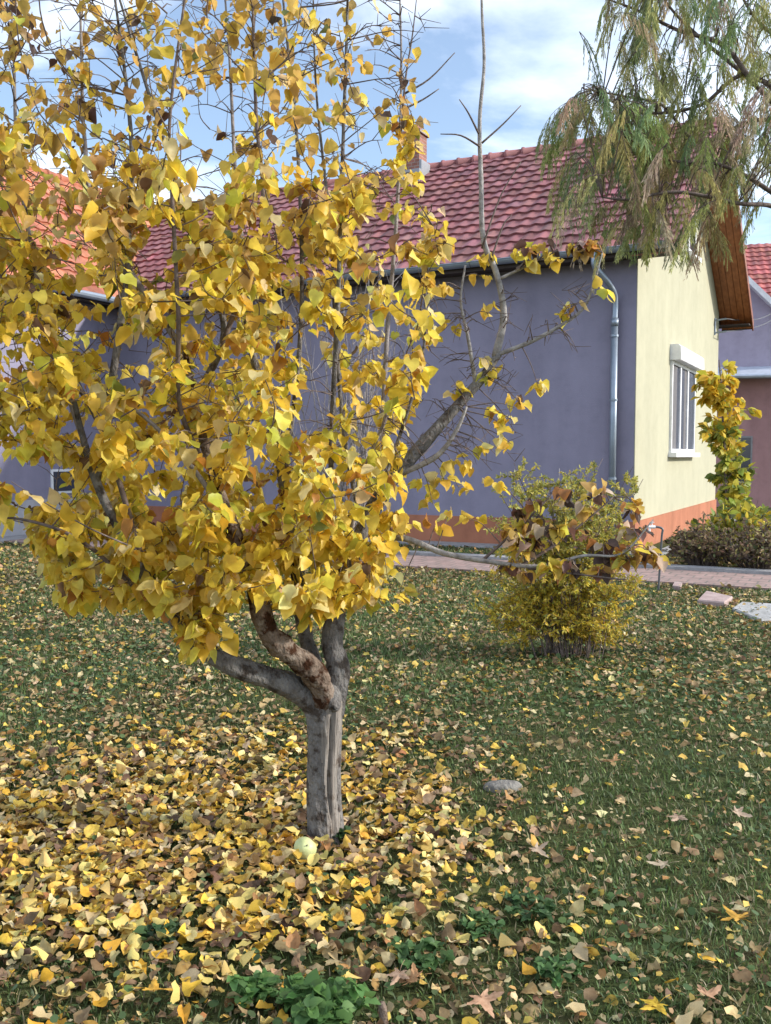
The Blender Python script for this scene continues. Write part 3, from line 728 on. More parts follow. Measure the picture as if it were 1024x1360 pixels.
YEL = [((.88, .67, .09), 32), ((.82, .58, .07), 18), ((.87, .68, .13), 22), ((.64, .42, .05), 7), ((.80, .68, .34), 8), ((.50, .24, .05), 3), ((.17, .10, .055), 1.3), ((.26, .29, .06), 1), ((.58, .56, .08), 7), ((.90, .76, .30), 6)]
TOP = [((.70, .47, .09), 24), ((.64, .43, .11), 20), ((.76, .55, .13), 16), ((.56, .39, .15), 10), ((.68, .54, .30), 7), ((.46, .27, .09), 5), ((.12, .075, .06), 4), ((.18, .22, .07), 1.5)]  # upper leaves: ochre, with backlight and haze partly put into the colour
DRY_GLARE = [((.74, .52, .09), 22), ((.56, .36, .12), 16), ((.09, .06, .05), 18), ((.18, .10, .08), 10), ((.66, .52, .40), 10), ((.50, .22, .08), 8), ((.70, .58, .10), 14)]  # withered leaf colours; the pinkish pale one paints glare on the blades
cloud = Cloud()
def hang_leaves(paths, per, pal_fn, size, cl, start=.3, spread=.045, sz=(.75, 1.15)):
    pos = []; 
    for P in paths:
        k = max(1, int(per * random.uniform(.6, 1.4)))
        for _ in range(k):
            f = start + (1 - start) * random.random() ** .7; x = f * (len(P) - 1); i = min(int(x), len(P) - 2)
            pos.append(P[i].lerp(P[i + 1], x - i))
    pos = np.array([tuple(p) for p in pos]); m = len(pos)
    az = rng.uniform(0, 2 * np.pi, m)
    tip = np.stack([np.cos(az), np.sin(az), np.zeros(m)], 1) * rng.uniform(.15, 1.0, (m, 1)); tip[:, 2] = -rng.uniform(.15, 1.1, m)
    flip = rng.random(m) < .08; tip[flip, 2] *= -.6
    tip = unit(tip)
    pet = unit(np.stack([np.cos(az), np.sin(az), rng.normal(.0, .5, m)], 1)) * rng.uniform(.25, 1.0, (m, 1)) * spread
    nor = np.stack([np.cos(az), np.sin(az), np.full(m, .55)], 1) + rng.normal(0, .55, (m, 3))
    base = pos + pet
    s = size * rng.uniform(*sz, m)
    pv = leaf_shapes(m) * s[:, None, None]
    cols = pal_fn(base)
    cl.inst(pv, LEAF_F, frames(tip, nor), base, cols, 0)
    # petioles: thin three-sided stalks
    pv2 = np.array([[-.5, 0, -.3], [.5, 0, -.3], [0, 0, .6], [0, 1, 0]])[None] * np.stack([np.full(m, .0022), np.linalg.norm(pet, axis=1) + .003, np.full(m, .0022)], 1)[:, None, :]
    cl.inst(pv2, [(0, 1, 3), (1, 2, 3), (2, 0, 3)], frames(pet, nor), pos, np.tile([[.5, .35, .08]], (m, 1)), 0)
def pal_by_height(p):
    m = len(p); a = pick(YEL, m); b_ = pick(TOP, m); hi = np.clip((p[:, 2] - 2.0) / 1.2, 0, 1)
    return np.where((rng.random(m) < hi)[:, None], b_, a)
low = [P for P in twig_paths if P[-1].z < 1.5]; mid = [P for P in twig_paths if 1.5 <= P[-1].z < 2.7]; top = [P for P in twig_paths if P[-1].z >= 2.7]
hang_leaves(low, 14.5, pal_by_height, .059, cloud, .1, .05, sz=(.5, 1.25))
hang_leaves(mid, 10.5, pal_by_height, .058, cloud, .1, .05, sz=(.5, 1.25))
hang_leaves(top, 5.2, pal_by_height, .054, cloud, .1, .05, sz=(.55, 1.15))
# hand placed sprays on the sparse right side of the crown
sprays = []
def spray(px, py, d, n=3, ln=.12):
    p0 = at(px, py, YT + d); near = min(nodes, key=lambda n_: (n_[0] - p0).length)[0]
    P = smooth_path([near, near.lerp(p0, .6) + Vector((0, 0, .02)), p0], 3); tw.tube(P, [.003 - .002 * k / (len(P) - 1) for k in range(len(P))], 5, 0, False)
    return P
yl = []
for (x, y, d) in [(640, 370, .36), (645, 410, .4), (740, 418, .35), (760, 405, .34), (798, 385, .3), (690, 535, .3), (684, 560, .3), (680, 590, .28), (672, 570, .28), (560, 640, .25), (590, 640, .22), (600, 615, .22), (625, 620, .24), (640, 600, .26), (575, 670, .2), (600, 680, .16), (625, 690, .14), (580, 700, .1), (640, 480, .36), (600, 520, .36), (650, 500, .38), (530, 560, .2), (515, 600, .2), (545, 700, .12), (610, 650, .2), (655, 640, .2), (560, 345, .2), (585, 380, .3), (600, 430, .34), (575, 450, .3), (560, 500, .3), (540, 530, .25), (635, 345, .4), (700, 350, .36), (745, 345, .32), (690, 335, .37), (655, 340, .4), (530, 790, .0), (500, 800, .0), (515, 770, .02), (660, 545, .3), (715, 515, .35), (525, 180, .2), (545, 190, .2), (538, 210, .2), (552, 200, .22), (520, 215, .2), (530, 235, .2), (548, 232, .25), (515, 160, .15), (535, 165, .2), (556, 250, .25), (540, 275, .2), (560, 290, .25)]:
    yl.append(spray(x, y, d))
hang_leaves(yl, 5, lambda p: pick(YEL, len(p)), .058, cloud, .75, .03)
dl = []
for _ in range(34):
    dl.append(spray(random.uniform(655, 850), random.uniform(650, 765), random.uniform(-.12, .08)))
for (x, y) in [(868, 745), (862, 735), (700, 330), (720, 325), (760, 328), (775, 330), (740, 335), (790, 325)]:
    dl.append(spray(x, y, -.08 if y > 500 else .35))
hang_leaves(dl, 7.5, lambda p: pick(DRY_GLARE, len(p)), .054, cloud, .6, .03)
# sprays hanging in front of the fork and below the low limb
fl = []
for _ in range(46):
    x = random.uniform(185, 470); y = random.uniform(770, 868) if x > 250 else random.uniform(740, 815)
    if x > 320 and y > 815: continue
    if 300 < x < 320 and y > 835: continue
    fl.append(spray(x, y, random.uniform(-.42, -.2)))
hang_leaves(fl, 9, lambda p: pick(YEL, len(p)), .068, cloud, .5, .035, (.6, 1.15))
# thin bare twigs among the upper shoots
for _ in range(420):
    x, y = random.uniform(-40, 570), random.uniform(-60, 620)
    P = spray(x, y, random.uniform(-.4, .5))
    for k in range(random.randint(1, 4)):
        s0 = random.choice(P[2:]); dr = Vector((random.gauss(0, 1), random.gauss(0, 1), random.gauss(.3, .7))).normalized(); tw.tube([s0, s0 + dr * random.uniform(.03, .14)], [.0018, .001], 4, 0, False)
# bare dark twigs against the lavender wall
for _ in range(90):
    x, y = random.uniform(545, 790), random.uniform(370, 640)
    if y > 470 and x > 690: continue
    P = spray(x, y, random.uniform(.2, .5))
    for k in range(random.randint(2, 5)):
        s0 = random.choice(P[2:]); dr = Vector((random.gauss(0, 1), random.gauss(0, 1), random.gauss(0, .8))).normalized(); tw.tube([s0, s0 + dr * random.uniform(.03, .12)], [.0018, .001], 4, 0, False)
# side twigs of the tall whip and the shoots against the sky
for pts in ([(638, 195), (612, 180), (585, 178)], [(640, 190), (668, 165), (692, 140)], [(636, 178), (622, 150), (610, 132)], [(640, 330), (665, 260), (692, 215)], [(536, 125), (570, 105), (604, 70)], [(536, 145), (562, 132), (583, 118)], [(652, 345), (668, 300), (680, 285)]):
    P = smooth_path([at(x, y, YT + .38) for x, y in pts], 4); tw.tube(P, [.005 - .003 * k / (len(P) - 1) for k in range(len(P))], 6, 0, True)
cloud.mb(tw, 1)
cloud.build('crown', [M['leaf'], M['twig']], tree)

# ------------------------------------------------------------------ feathery tree at the upper right
ft_loc = Vector((4.15, 7.2, 0))
ft = empty('feathery_tree', ft_loc)
tag(ft, 'feathery leaved tree with drooping olive and brown fronds over the roof', 'tree')
m = MB(True); P = smooth_path([ft_loc, ft_loc + Vector((-.03, .02, 1)), ft_loc + Vector((-.12, 0, 2.1)), ft_loc + Vector((-.1, .1, 3.2)), ft_loc + Vector((.1, .1, 4.6))], 6)
m.tube(P, [.11 - .05 * k / (len(P) - 1) for k in range(len(P))], 12, 0, True, .05); m.build('trunk', M['bark'], ft, True)
fnodes = list(P[8:])
FB = [[(1120, 330), (1024, 255), (960, 220), (900, 215), (862, 205)], [(1120, 250), (1010, 120), (935, 55), (890, 10), (860, -40)], [(1100, 200), (1000, 100), (930, 140), (860, 150), (800, 130)],
      [(1120, 350), (1040, 280), (980, 270), (900, 255), (835, 265), (800, 262)], [(1130, 200), (1060, 80), (1000, 20), (960, -60)], [(1120, 300), (1050, 180), (1000, 160), (930, 190), (880, 140), (840, 130), (775, 118)],
      [(1160, 260), (1120, 100), (1080, -40)], [(1140, 300), (1200, 120), (1260, 60)], [(1000, 110), (960, 60), (900, 40), (850, 15), (810, 0)]]
for i, pts in enumerate(FB):
    dz = [-.1, .3, .1, -.35, .1, .5, -.3, .2, .2][i]
    Pp = [at(x, y, 7.2 + dz * min(1, k / 2)) for k, (x, y) in enumerate(pts)]
    near = min(fnodes, key=lambda n_: (n_ - Pp[0]).length)
    P = smooth_path([near] + Pp, 6); q = MB(True); q.tube(P, [.022 * (1 - .85 * k / (len(P) - 1)) + .003 for k in range(len(P))], 8, 0, True, .05); q.build('branch', M['twig'], ft, True)
    fnodes.extend(P[3:])
FR = [((.31, .37, .14), 26), ((.41, .42, .17), 22), ((.45, .37, .25), 16), ((.50, .41, .31), 11), ((.23, .31, .16), 18), ((.56, .48, .22), 9)]
fc = Cloud(); ftw = MB(True)
def frond(p0, dr, ln, c):
    """a twice-divided hanging leaf: curved stalk, paired side stalks, rows of leaflets"""
    n = 9; base = np.array(p0); dr = np.array(dr); pts = [base]; d = dr.copy()
    for k in range(n):
        d = unit(d + np.array([0, 0, -.22])); pts.append(pts[-1] + d * ln / n)
    ftw.tube(pts, [.003 - .002 * k / n for k in range(n + 1)], 4, 0, False)
    pos = []; tips = []; nors = []
    for k in range(1, n + 1):
        ax = unit(pts[k] - pts[k - 1]); sd = unit(np.cross(ax, [0, 0, 1]) + 1e-4)
        for s_ in (-1, 1):
            pd = unit(ax * .45 + sd * s_ * .38 + np.array([0, 0, -.95]) + rng.normal(0, .14, 3)); pl = ln * .42 * (1 - .35 * abs(k / n - .45)) * rng.uniform(.7, 1.15)
            mleaf = 9
            f = (np.arange(mleaf) + .5) / mleaf
            q = pts[k] + np.outer(f * pl, pd)
            sd2 = unit(np.cross(pd, rng.normal(0, 1, 3)))
            for s2 in (-1, 1):
                pos.append(q); tips.append(np.tile(unit(pd * .9 + sd2 * s2 * .36), (mleaf, 1))); nors.append(rng.normal(0, 1, (mleaf, 3)))
    pos = np.concatenate(pos); tips = np.concatenate(tips); nors = np.concatenate(nors); m_ = len(pos)
    pv = np.array([[0, 0, 0], [.5, .45, 0], [0, 1, 0], [-.5, .45, 0]]) * np.array([.0075, .036, 1])
    fc.inst(pv, [(0, 1, 2, 3)], frames(tips, nors), pos, np.clip(np.tile(c, (m_, 1)) * rng.normal(1, .18, (m_, 1)), .01, .9))
cnt = 0
fa = np.array([tuple(p) for p in fnodes])
while cnt < 345:
    x, y = random.uniform(765, 1180), random.uniform(-110, 305)
    lo = np.interp(x, [765, 790, 850, 950, 980, 1180], [200, 255, 300, 290, 270, 300])
    if cnt % 14 == 0: x, y = random.uniform(765, 850), random.uniform(112, 140)
    if y > lo: continue
    if y < 130 and random.random() < .45: continue
    if x < 850 and y < 110 and random.random() < .8: continue
    if x > 975 and 225 < y and random.random() < .75: continue
    if x > 1040 and random.random() < .5: continue
    p0 = at(x, y, 7.2 + random.gauss(.1, .4)); j = int(np.argmin(((fa - np.array(p0)) ** 2).sum(1))); s0 = Vector(fa[j])
    if (p0 - s0).length > 1.0: continue
    ftw.tube(smooth_path([s0, s0.lerp(p0, .5) + Vector((0, 0, .05)), p0], 3), [.006, .0055, .005, .0045, .004, .0035, .003], 4, 0, False)
    a = random.uniform(0, 2 * math.pi)
    frond(p0, unit(np.array([math.cos(a) - .25, math.sin(a), random.uniform(-.5, .4)])), random.uniform(.30, .52), pick(FR, 1)[0]); cnt += 1
fc.mb(ftw, 1)
fc.build('crown', [M['frond'], M['twig']], ft)

# ------------------------------------------------------------------ shrubs
def blade_leaf(m, ln, wd, fold=.3, jit=.25):
    xs = np.array([0, .5, 0, -.5, .42, -.42, 0]); ys = np.array([0, .35, .45, .35, .65, .65, 1.0])
    s = rng.uniform(1 - jit, 1 + jit, (m, 1))
    X = xs[None] * wd * s; Y = ys[None] * ln * s; Z = np.abs(X) * fold - (ys[None] ** 2) * ln * rng.uniform(-.1, .35, (m, 1))
    return np.stack([X, Y, Z], 2)
BL_F = [(0, 1, 2), (0, 2, 3), (2, 1, 4), (2, 5, 3), (2, 4, 6), (2, 6, 5)]
def leafy_twigs(cl, paths, per, ln, wd, pal, start=.15, droop=-.1, side=.9):
    pos = []; tip = []
    for P in paths:
        for _ in range(max(1, int(per * random.uniform(.7, 1.3)))):
            f = start + (1 - start) * random.random(); x = f * (len(P) - 1); i = min(int(x), len(P) - 2)
            pos.append(tuple(P[i].lerp(P[i + 1], x - i))); t = (P[i + 1] - P[i]).normalized(); tip.append(tuple(t))
    m = len(pos); pos = np.array(pos); tip = np.array(tip) * .6 + rng.normal(0, side * .6, (m, 3)) + np.array([0, 0, droop])
    cl.inst(blade_leaf(m, ln, wd), BL_F, frames(unit(tip), rng.normal(0, .7, (m, 3)) + np.array([0, 0, .6])), pos, pal(pos))

# the yellow green shrub on the lawn
sb = ground_at(752, 872)
shrub = empty('shrub', sb); tag(shrub, 'yellow green small leaved shrub growing on the lawn before the wall', 'shrub')
cl = Cloud(); sh_paths = []; stw = MB(True)
tops = [(650, 690), (668, 650), (690, 630), (712, 640), (728, 618), (752, 640), (776, 622), (800, 628), (826, 640), (842, 632), (820, 690), (790, 680), (740, 690), (700, 690), (668, 730), (650, 790), (672, 810), (700, 830), (655, 760), (820, 760), (838, 800), (812, 830), (780, 760), (760, 820), (735, 800), (846, 720), (690, 770), (720, 760), (800, 800), (770, 700), (640, 820), (665, 835), (830, 850)]
for i, (x, y) in enumerate(tops + tops[:16] + tops[16:]):
    x += random.gauss(0, 12); y += random.gauss(0, 12)
    dd = random.uniform(-.4, .4); t = at(x, y, sb.y + dd); s0 = sb + Vector((random.gauss(0, .07) + (x - 752) * .0012, random.gauss(0, .06), -.02))
    midp = s0.lerp(t, .5) + Vector((-(t.x - s0.x) * .2, -(t.y - s0.y) * .2, .12))
    P = smooth_path([s0, midp, t], 5)
    if i < 12:
        q = MB(True); q.tube(P, [.008 - .006 * k / (len(P) - 1) for k in range(len(P))], 6); q.build('stem', M['barkpale'] if i % 4 == 0 else M['twig'], shrub, True)
    else: stw.tube(P, [.0045 - .003 * k / (len(P) - 1) for k in range(len(P))], 5, 0, False)
    for _ in range(15):
        k = int(3 + (len(P) - 4) * random.random() ** .75); a = P[k]; e = a + Vector((random.gauss(0, .12), random.gauss(0, .12), random.uniform(-.05, .17)))
        sp = smooth_path([a, a.lerp(e, .5) + Vector((0, 0, .015)), e], 3); stw.tube(sp, [.003 - .002 * j / (len(sp) - 1) for j in range(len(sp))], 4, 0, False); sh_paths.append(sp)
SHP = [((.58, .48, .08), 24), ((.68, .53, .07), 24), ((.38, .38, .09), 14), ((.64, .46, .06), 12), ((.46, .30, .08), 5)]
SHT = [((.44, .42, .12), 24), ((.52, .47, .11), 22), ((.34, .36, .11), 14), ((.60, .48, .08), 14)]
def shpal(p):
    hi = np.clip((p[:, 2] - .5) / .5, 0, 1); return np.where((rng.random(len(p)) < hi)[:, None], pick(SHT, len(p), .18), pick(SHP, len(p), .18))
leafy_twigs(cl, sh_paths, 33, .036, .0125, shpal)
cl.mb(stw, 1); cl.build('foliage', [M['smallleaf'], M['twig']], shrub)

# young yellow tree by the gable
yb = ground_at(962, 742); yb = Vector((at(962, 700, 14.2).x, 14.2, 0))
yt = empty('young_tree', yb); tag(yt, 'slim young tree with yellow and green leaves beside the gable window', 'tree')
m = MB(True); P = smooth_path([yb, at(966, 690, 14.2), at(962, 600, 14.2), at(958, 520, 14.2), at(955, 478, 14.2)], 5); m.tube(P, [.03 - .022 * k / (len(P) - 1) for k in range(len(P))], 8, 0, True, .06); m.build('trunk', M['twig'], yt, True)
cl = Cloud(); pt = []; q = MB(True)
for _ in range(75):
    y = random.uniform(488, 665); w = np.interp(y, [485, 510, 560, 600, 665], [22, 38, 34, 26, 22]); x = np.interp(y, [485, 560, 660], [955, 960, 972]) + random.uniform(-w, w)
    if random.random() < .12: x += 20
    t = at(x, y, 14.2 + random.uniform(-.4, .4)); s0 = min(P, key=lambda p: (p - t).length + (.3 if p.z > t.z else 0)); pp = smooth_path([s0, s0.lerp(t, .5) + Vector((0, 0, .04)), t], 3)
    q.tube(pp, [.007, .006, .006, .005, .004, .003, .002], 4, 0, False); pt.append(pp)
YG = [((.72, .50, .05), 34), ((.64, .44, .05), 18), ((.46, .44, .07), 10), ((.54, .48, .06), 14)]
GR = [((.28, .33, .07), 20), ((.44, .43, .07), 22), ((.60, .50, .07), 20), ((.16, .22, .06), 10)]
def ypal(p): 
    hi = np.clip((p[:, 2] - 1.6) / .8, 0, 1); return np.where((rng.random(len(p)) < hi)[:, None], pick(YG, len(p)), pick(GR, len(p)))
leafy_twigs(cl, pt, 15, .16, .09, ypal, .3, -.5); cl.mb(q, 1); cl.build('crown', [M['smallleaf'], M['twig']], yt)

def mound(name, label, cx, cy, depth, halfw, top_y, pal, ln, wd, ntw, per, bark, seed_w=.5, leaf_start=.3, cat='shrub'):
    base = Vector((at(cx, 700, depth).x, depth, 0)); r_ = empty(name, base); tag(r_, label, cat)
    cl = Cloud(); q = MB(True); pp = []
    hw = halfw / F_PX * depth; hz = at(cx, top_y, depth).z
    for i in range(ntw):
        a = random.uniform(0, 2 * math.pi); r0 = math.sqrt(random.random()); ex, ey = math.cos(a) * r0 * hw, math.sin(a) * r0 * hw * .8
        z = hz * (1 - .6 * r0 ** 2) * random.uniform(.55, 1.0)
        s0 = base + Vector((ex * .35, ey * .35, 0)); t = base + Vector((ex, ey, z)); P = smooth_path([s0, s0.lerp(t, .5) + Vector((0, 0, .08)), t], 3)
        q.tube(P, [.009 - .006 * k / (len(P) - 1) for k in range(len(P))], 4, 0, False); pp.append(P)
        for _ in range(3):
            k = random.randint(2, len(P) - 1); e = P[k] + Vector((random.gauss(0, .12), random.gauss(0, .12), random.uniform(0, .18))); q.tube([P[k], e], [.005, .002], 4, 0, False); pp.append([P[k], e])
    leafy_twigs(cl, pp, per, ln, wd, lambda p: pick(pal, len(p), .2), leaf_start, -.1)
    cl.mb(q, 1); cl.build('foliage', [M['smallleaf'], bark], r_); return r_
BRN = [((.23, .16, .10), 22), ((.32, .23, .14), 18), ((.15, .11, .08), 12), ((.34, .31, .11), 12), ((.16, .19, .08), 8)]
mound('shrub', 'yellow green leafy shrub below the young tree at the gable end', 985, 735, 13.7, 62, 652, GR + [((.55, .42, .04), 18)], .15, .07, 60, 4.5, M['twig'])
mound('shrub', 'low brown withered shrub on the bed by the terracotta plinth', 935, 740, 13.1, 50, 692, BRN, .06, .03, 90, 8, M['twig'])
mound('shrub', 'low dark brown shrub at the right end of the bed', 1010, 744, 12.8, 62, 694, BRN, .06, .03, 90, 8, M['twig'])
# leafless shrub behind the fruit tree
lb = Vector((at(462, 700, 11.3).x, 11.3, 0)); ls = empty('bare_shrub', lb); tag(ls, 'leafless grey shrub of upright stems behind the yellow tree', 'shrub')
q = MB(True)
for i in range(44):
    x = random.gauss(462, 48); y = random.uniform(330, 520); t = at(x, y, 11.3 + random.uniform(-.6, .6)); s0 = lb + Vector((random.gauss(0, .15), random.gauss(0, .15), 0))
    P = smooth_path([s0, s0.lerp(t, .4) + Vector((random.gauss(0, .08), 0, 0)), t], 6); rr = [.016 - .012 * k / (len(P) - 1) for k in range(len(P))]
    if i < 14: z = MB(True); z.tube(P, rr, 6); z.build('stem', M['greytwig'], ls, True)
    else: q.tube(P, rr, 5, 0, False)
    for _ in range(8):
        k = random.randint(4, len(P) - 1); e = P[k] + Vector((random.gauss(0, .2), random.gauss(0, .2), random.uniform(.1, .5))); q.tube([P[k], P[k].lerp(e, .5) + Vector((0, 0, -.02)), e], [.006, .004, .002], 4, 0, False)
q.build('crown', M['greytwig'], ls, True)

# ------------------------------------------------------------------ small things
gp_ = ground_at(874, 786); sp = empty('standpipe', gp_); tag(sp, 'thin grey bent standpipe rising from the grass by the path', 'pipe')
Y_ = gp_.y; m = MB(True); m.tube(smooth_path([gp_ - Vector((0, 0, .05)), at(877, 745, Y_), at(879, 712, Y_), at(880, 703, Y_), at(874, 700, Y_), at(866, 700, Y_)], 5), .013, 8); m.build('pipe', M['darkmetal'], sp, True)
m = MB(True); t = at(868, 700, Y_); m.tube([t + Vector((.02, 0, 0)), t + Vector((-.06, 0, 0))], .019, 8); m.tube([t + Vector((-.045, 0, 0)), t + Vector((-.05, -.01, -.05))], .012, 8); m.tube([t + Vector((-.02, 0, .01)), t + Vector((-.02, 0, .05))], .007, 6); m.box(t.x - .045, t.x + .005, t.y - .008, t.y + .008, t.z + .05, t.z + .06); m.build('tap', M['white'], sp)

def slab(name, label, pxs, z0, th, m, cat):
    P = [ground_at(x, y) for x, y in pxs]; c = sum(P, Vector()) / len(P); o = empty(name, (c.x, c.y, 0)); COL.objects.unlink(o); bpy.data.objects.remove(o)
    q = MB(); n = len(P); k = .96
    low = [(p.x - c.x, p.y - c.y, z0 - th) for p in P]; up = [(p.x - c.x, p.y - c.y, z0 - .012) for p in P]; tp = [((p.x - c.x) * k, (p.y - c.y) * k, z0 + random.uniform(-.002, .003)) for p in P]
    q.add(low + up + tp, [tuple(range(n))[::-1], tuple(range(2 * n, 3 * n))] + [(i, (i + 1) % n, n + (i + 1) % n, n + i) for i in range(n)] + [(n + i, n + (i + 1) % n, 2 * n + (i + 1) % n, 2 * n + i) for i in range(n)])
    ob = q.build(name, m); ob.location = (c.x, c.y, 0); tag(ob, label, cat); return ob
slab('paving_slab', 'pinkish paving slab lying in the grass beside the path', [(926, 804), (962, 807), (973, 799), (938, 791)], .06, .08, M['slabpink'], 'slab')
slab('paving_slab', 'pale grey paving slab at the right edge of the lawn', [(972, 812), (1012, 828), (1066, 822), (1034, 806), (985, 803)], .035, .06, M['slabgrey'], 'slab')
slab('brick', 'small reddish brick at the lawn edge of the path behind the standpipe', [(893, 783), (904, 785), (906, 779), (896, 777)], .05, .06, M['slabpink'], 'brick')

# quince on the ground
qp = ground_at(405, 1146); qr = .042
q = MB(); n, L = 20, 14; vs = []
for i in range(L + 1):
    a = math.pi * i / L; z = -math.cos(a); r_ = math.sin(a) * (1 + .08 * (z < 0)) ; 
    for k in range(n):
        b_ = 2 * math.pi * k / n; bump = 1 + .04 * math.sin(3 * b_ + 1) + .02 * math.sin(5 * b_)
        dip = .12 * math.exp(-(r_ / .25) ** 2); vs.append((r_ * math.cos(b_) * qr * bump * (1 - .12 * z), r_ * math.sin(b_) * qr * bump * (1 - .12 * z), (z * (1.08 - dip)) * qr))
q.add(vs, [(i * n + k, i * n + (k + 1) % n, (i + 1) * n + (k + 1) % n, (i + 1) * n + k) for i in range(L) for k in range(n)])
qo = q.build('quince', M['fruit'], None, True); qo.location = (qp.x, qp.y, qr * 1.02 + .015); qo.rotation_euler = (R(50), R(20), 0)
tag(qo, 'pale green quince lying among the leaves at the foot of the trunk', 'fruit')
q = MB(); q.tube([(0, 0, qr * .85), (.002, .001, qr * 1.15)], [.003, .0025], 6); q.build('stalk', M['twig'], qo)
# stone and stake
q = MB(); vs = []; n = 12
for i in range(5):
    for k in range(n):
        a = 2 * math.pi * k / n; rr = [1, 1.02, .92, .7, .3][i] * (1 + .12 * math.sin(2 * a + 1) + .06 * math.sin(5 * a)); vs.append((math.cos(a) * rr * .085, math.sin(a) * rr * .055, [-.02, .008, .02, .027, .03][i] + random.uniform(-.002, .002)))
q.add(vs, [(i * n + k, i * n + (k + 1) % n, (i + 1) * n + (k + 1) % n, (i + 1) * n + k) for i in range(4) for k in range(n)] + [tuple(4 * n + k for k in range(n))])
o = q.build('stone', M['stone'], None, True); p = ground_at(668, 1048); o.location = (p.x, p.y, .006); tag(o, 'flat grey stone half hidden among the leaves right of the trunk', 'stone')
p = ground_at(508, 1372); q = MB(); q.tube(smooth_path([(0, 0, -.03), (.004, 0, .03), (-.002, .003, .085)], 4), [.016, .014, .013, .014, .012, .012, .012, .011, .010], 9, 0, True, .12)
o = q.build('wooden_stub', M['barkpeel'], None, True); o.location = p; tag(o, 'broken brown wooden stub standing in the grass in the foreground', 'stub')

# ------------------------------------------------------------------ weeds in the foreground
WG = [((.09, .19, .055), 20), ((.12, .24, .07), 20), ((.16, .29, .09), 10), ((.07, .14, .045), 10)]
def weed(px, py, rad, hgt, n, lsz, label, pal=WG):
    p = ground_at(px, py); o = empty('weed', p); tag(o, label, 'weed', 'leafy weeds in the lawn')
    cl = Cloud(); q = MB(True); pp = []
    for _ in range(n):
        a = random.uniform(0, 2 * math.pi); r_ = rad * math.sqrt(random.random()); t = p + Vector((math.cos(a) * r_, math.sin(a) * r_, hgt * random.uniform(.5, 1)))
        s0 = p + Vector((math.cos(a) * r_ * .5, math.sin(a) * r_ * .5, 0)); P = smooth_path([s0, s0.lerp(t, .5) + Vector((0, 0, .01)), t], 2); q.tube(P, .0018, 4, 0, False); pp.append(P)
    pos = np.array([tuple(P[random.randint(2, len(P) - 1)]) for P in pp for _ in range(5)]); m_ = len(pos); az = rng.uniform(0, 2 * np.pi, m_)
    tip = np.stack([np.cos(az), np.sin(az), rng.normal(.05, .3, m_)], 1)
    cl.inst(leaf_shapes(m_, (.0, .35), (-.35, .1), .05, (.7, .95)) * (lsz * rng.uniform(.6, 1.2, m_))[:, None, None], LEAF_F, frames(unit(tip), np.tile([[0, 0, 1.]], (m_, 1)) + rng.normal(0, .25, (m_, 3))), pos, pick(pal, m_))
    cl.mb(q, 1, (.1, .2, .05)); cl.build('leaf_tuft', [M['smallleaf'], M['smallleaf']], o)
weed(335, 1335, .075, .08, 26, .035, 'bright green weed tuft of toothed leaves at the bottom edge')
weed(440, 1362, .10, .10, 34, .05, 'broad leaved green weed left of the wooden stub')
weed(400, 1345, .06, .08, 18, .045, 'green weed between the bright tuft and the broad leaved clump')
weed(212, 1252, .05, .05, 14, .04, 'dark green weed rosette in the leaves at lower left', [((.035, .075, .03), 1), ((.05, .10, .04), 1)])
weed(560, 1285, .09, .06, 24, .035, 'green weed patch just above the upright tan lobed leaf', [((.075, .15, .05), 1), ((.10, .19, .065), 1)])
weed(740, 1300, .07, .05, 20, .035, 'green weed patch between scattered leaves at lower right', [((.075, .15, .05), 1), ((.10, .19, .065), 1)])
weed(640, 1240, .08, .05, 22, .03, 'small leaved green weed in the litter below the stone', [((.075, .15, .05), 1), ((.10, .19, .065), 1)])
weed(705, 1215, .10, .05, 26, .03, 'low green weed mat on the open grass at the right of the litter', [((.06, .12, .045), 1), ((.085, .16, .06), 1)])
weed(455, 1118, .05, .06, 14, .03, 'small green weed at the right foot of the trunk', [((.06, .12, .045), 1), ((.085, .16, .06), 1)])

# ------------------------------------------------------------------ grass
def free(X, Y):
    hx, hy = W2H(X, Y)
    bad = ((hx > XW1) & (hx < .6) & (hy > -.64) & (hy < 12)) | ((hx > XW1) & (hx < 9) & (hy > PY0 - .0) & (hy < PY1 + .27)) | ((hx < XW1 + .72) & (hy > YW - .2)) | ((hx > .4) & (hx < 3.2) & (hy > 1.2) & (hy < 8.6))
    return ~bad
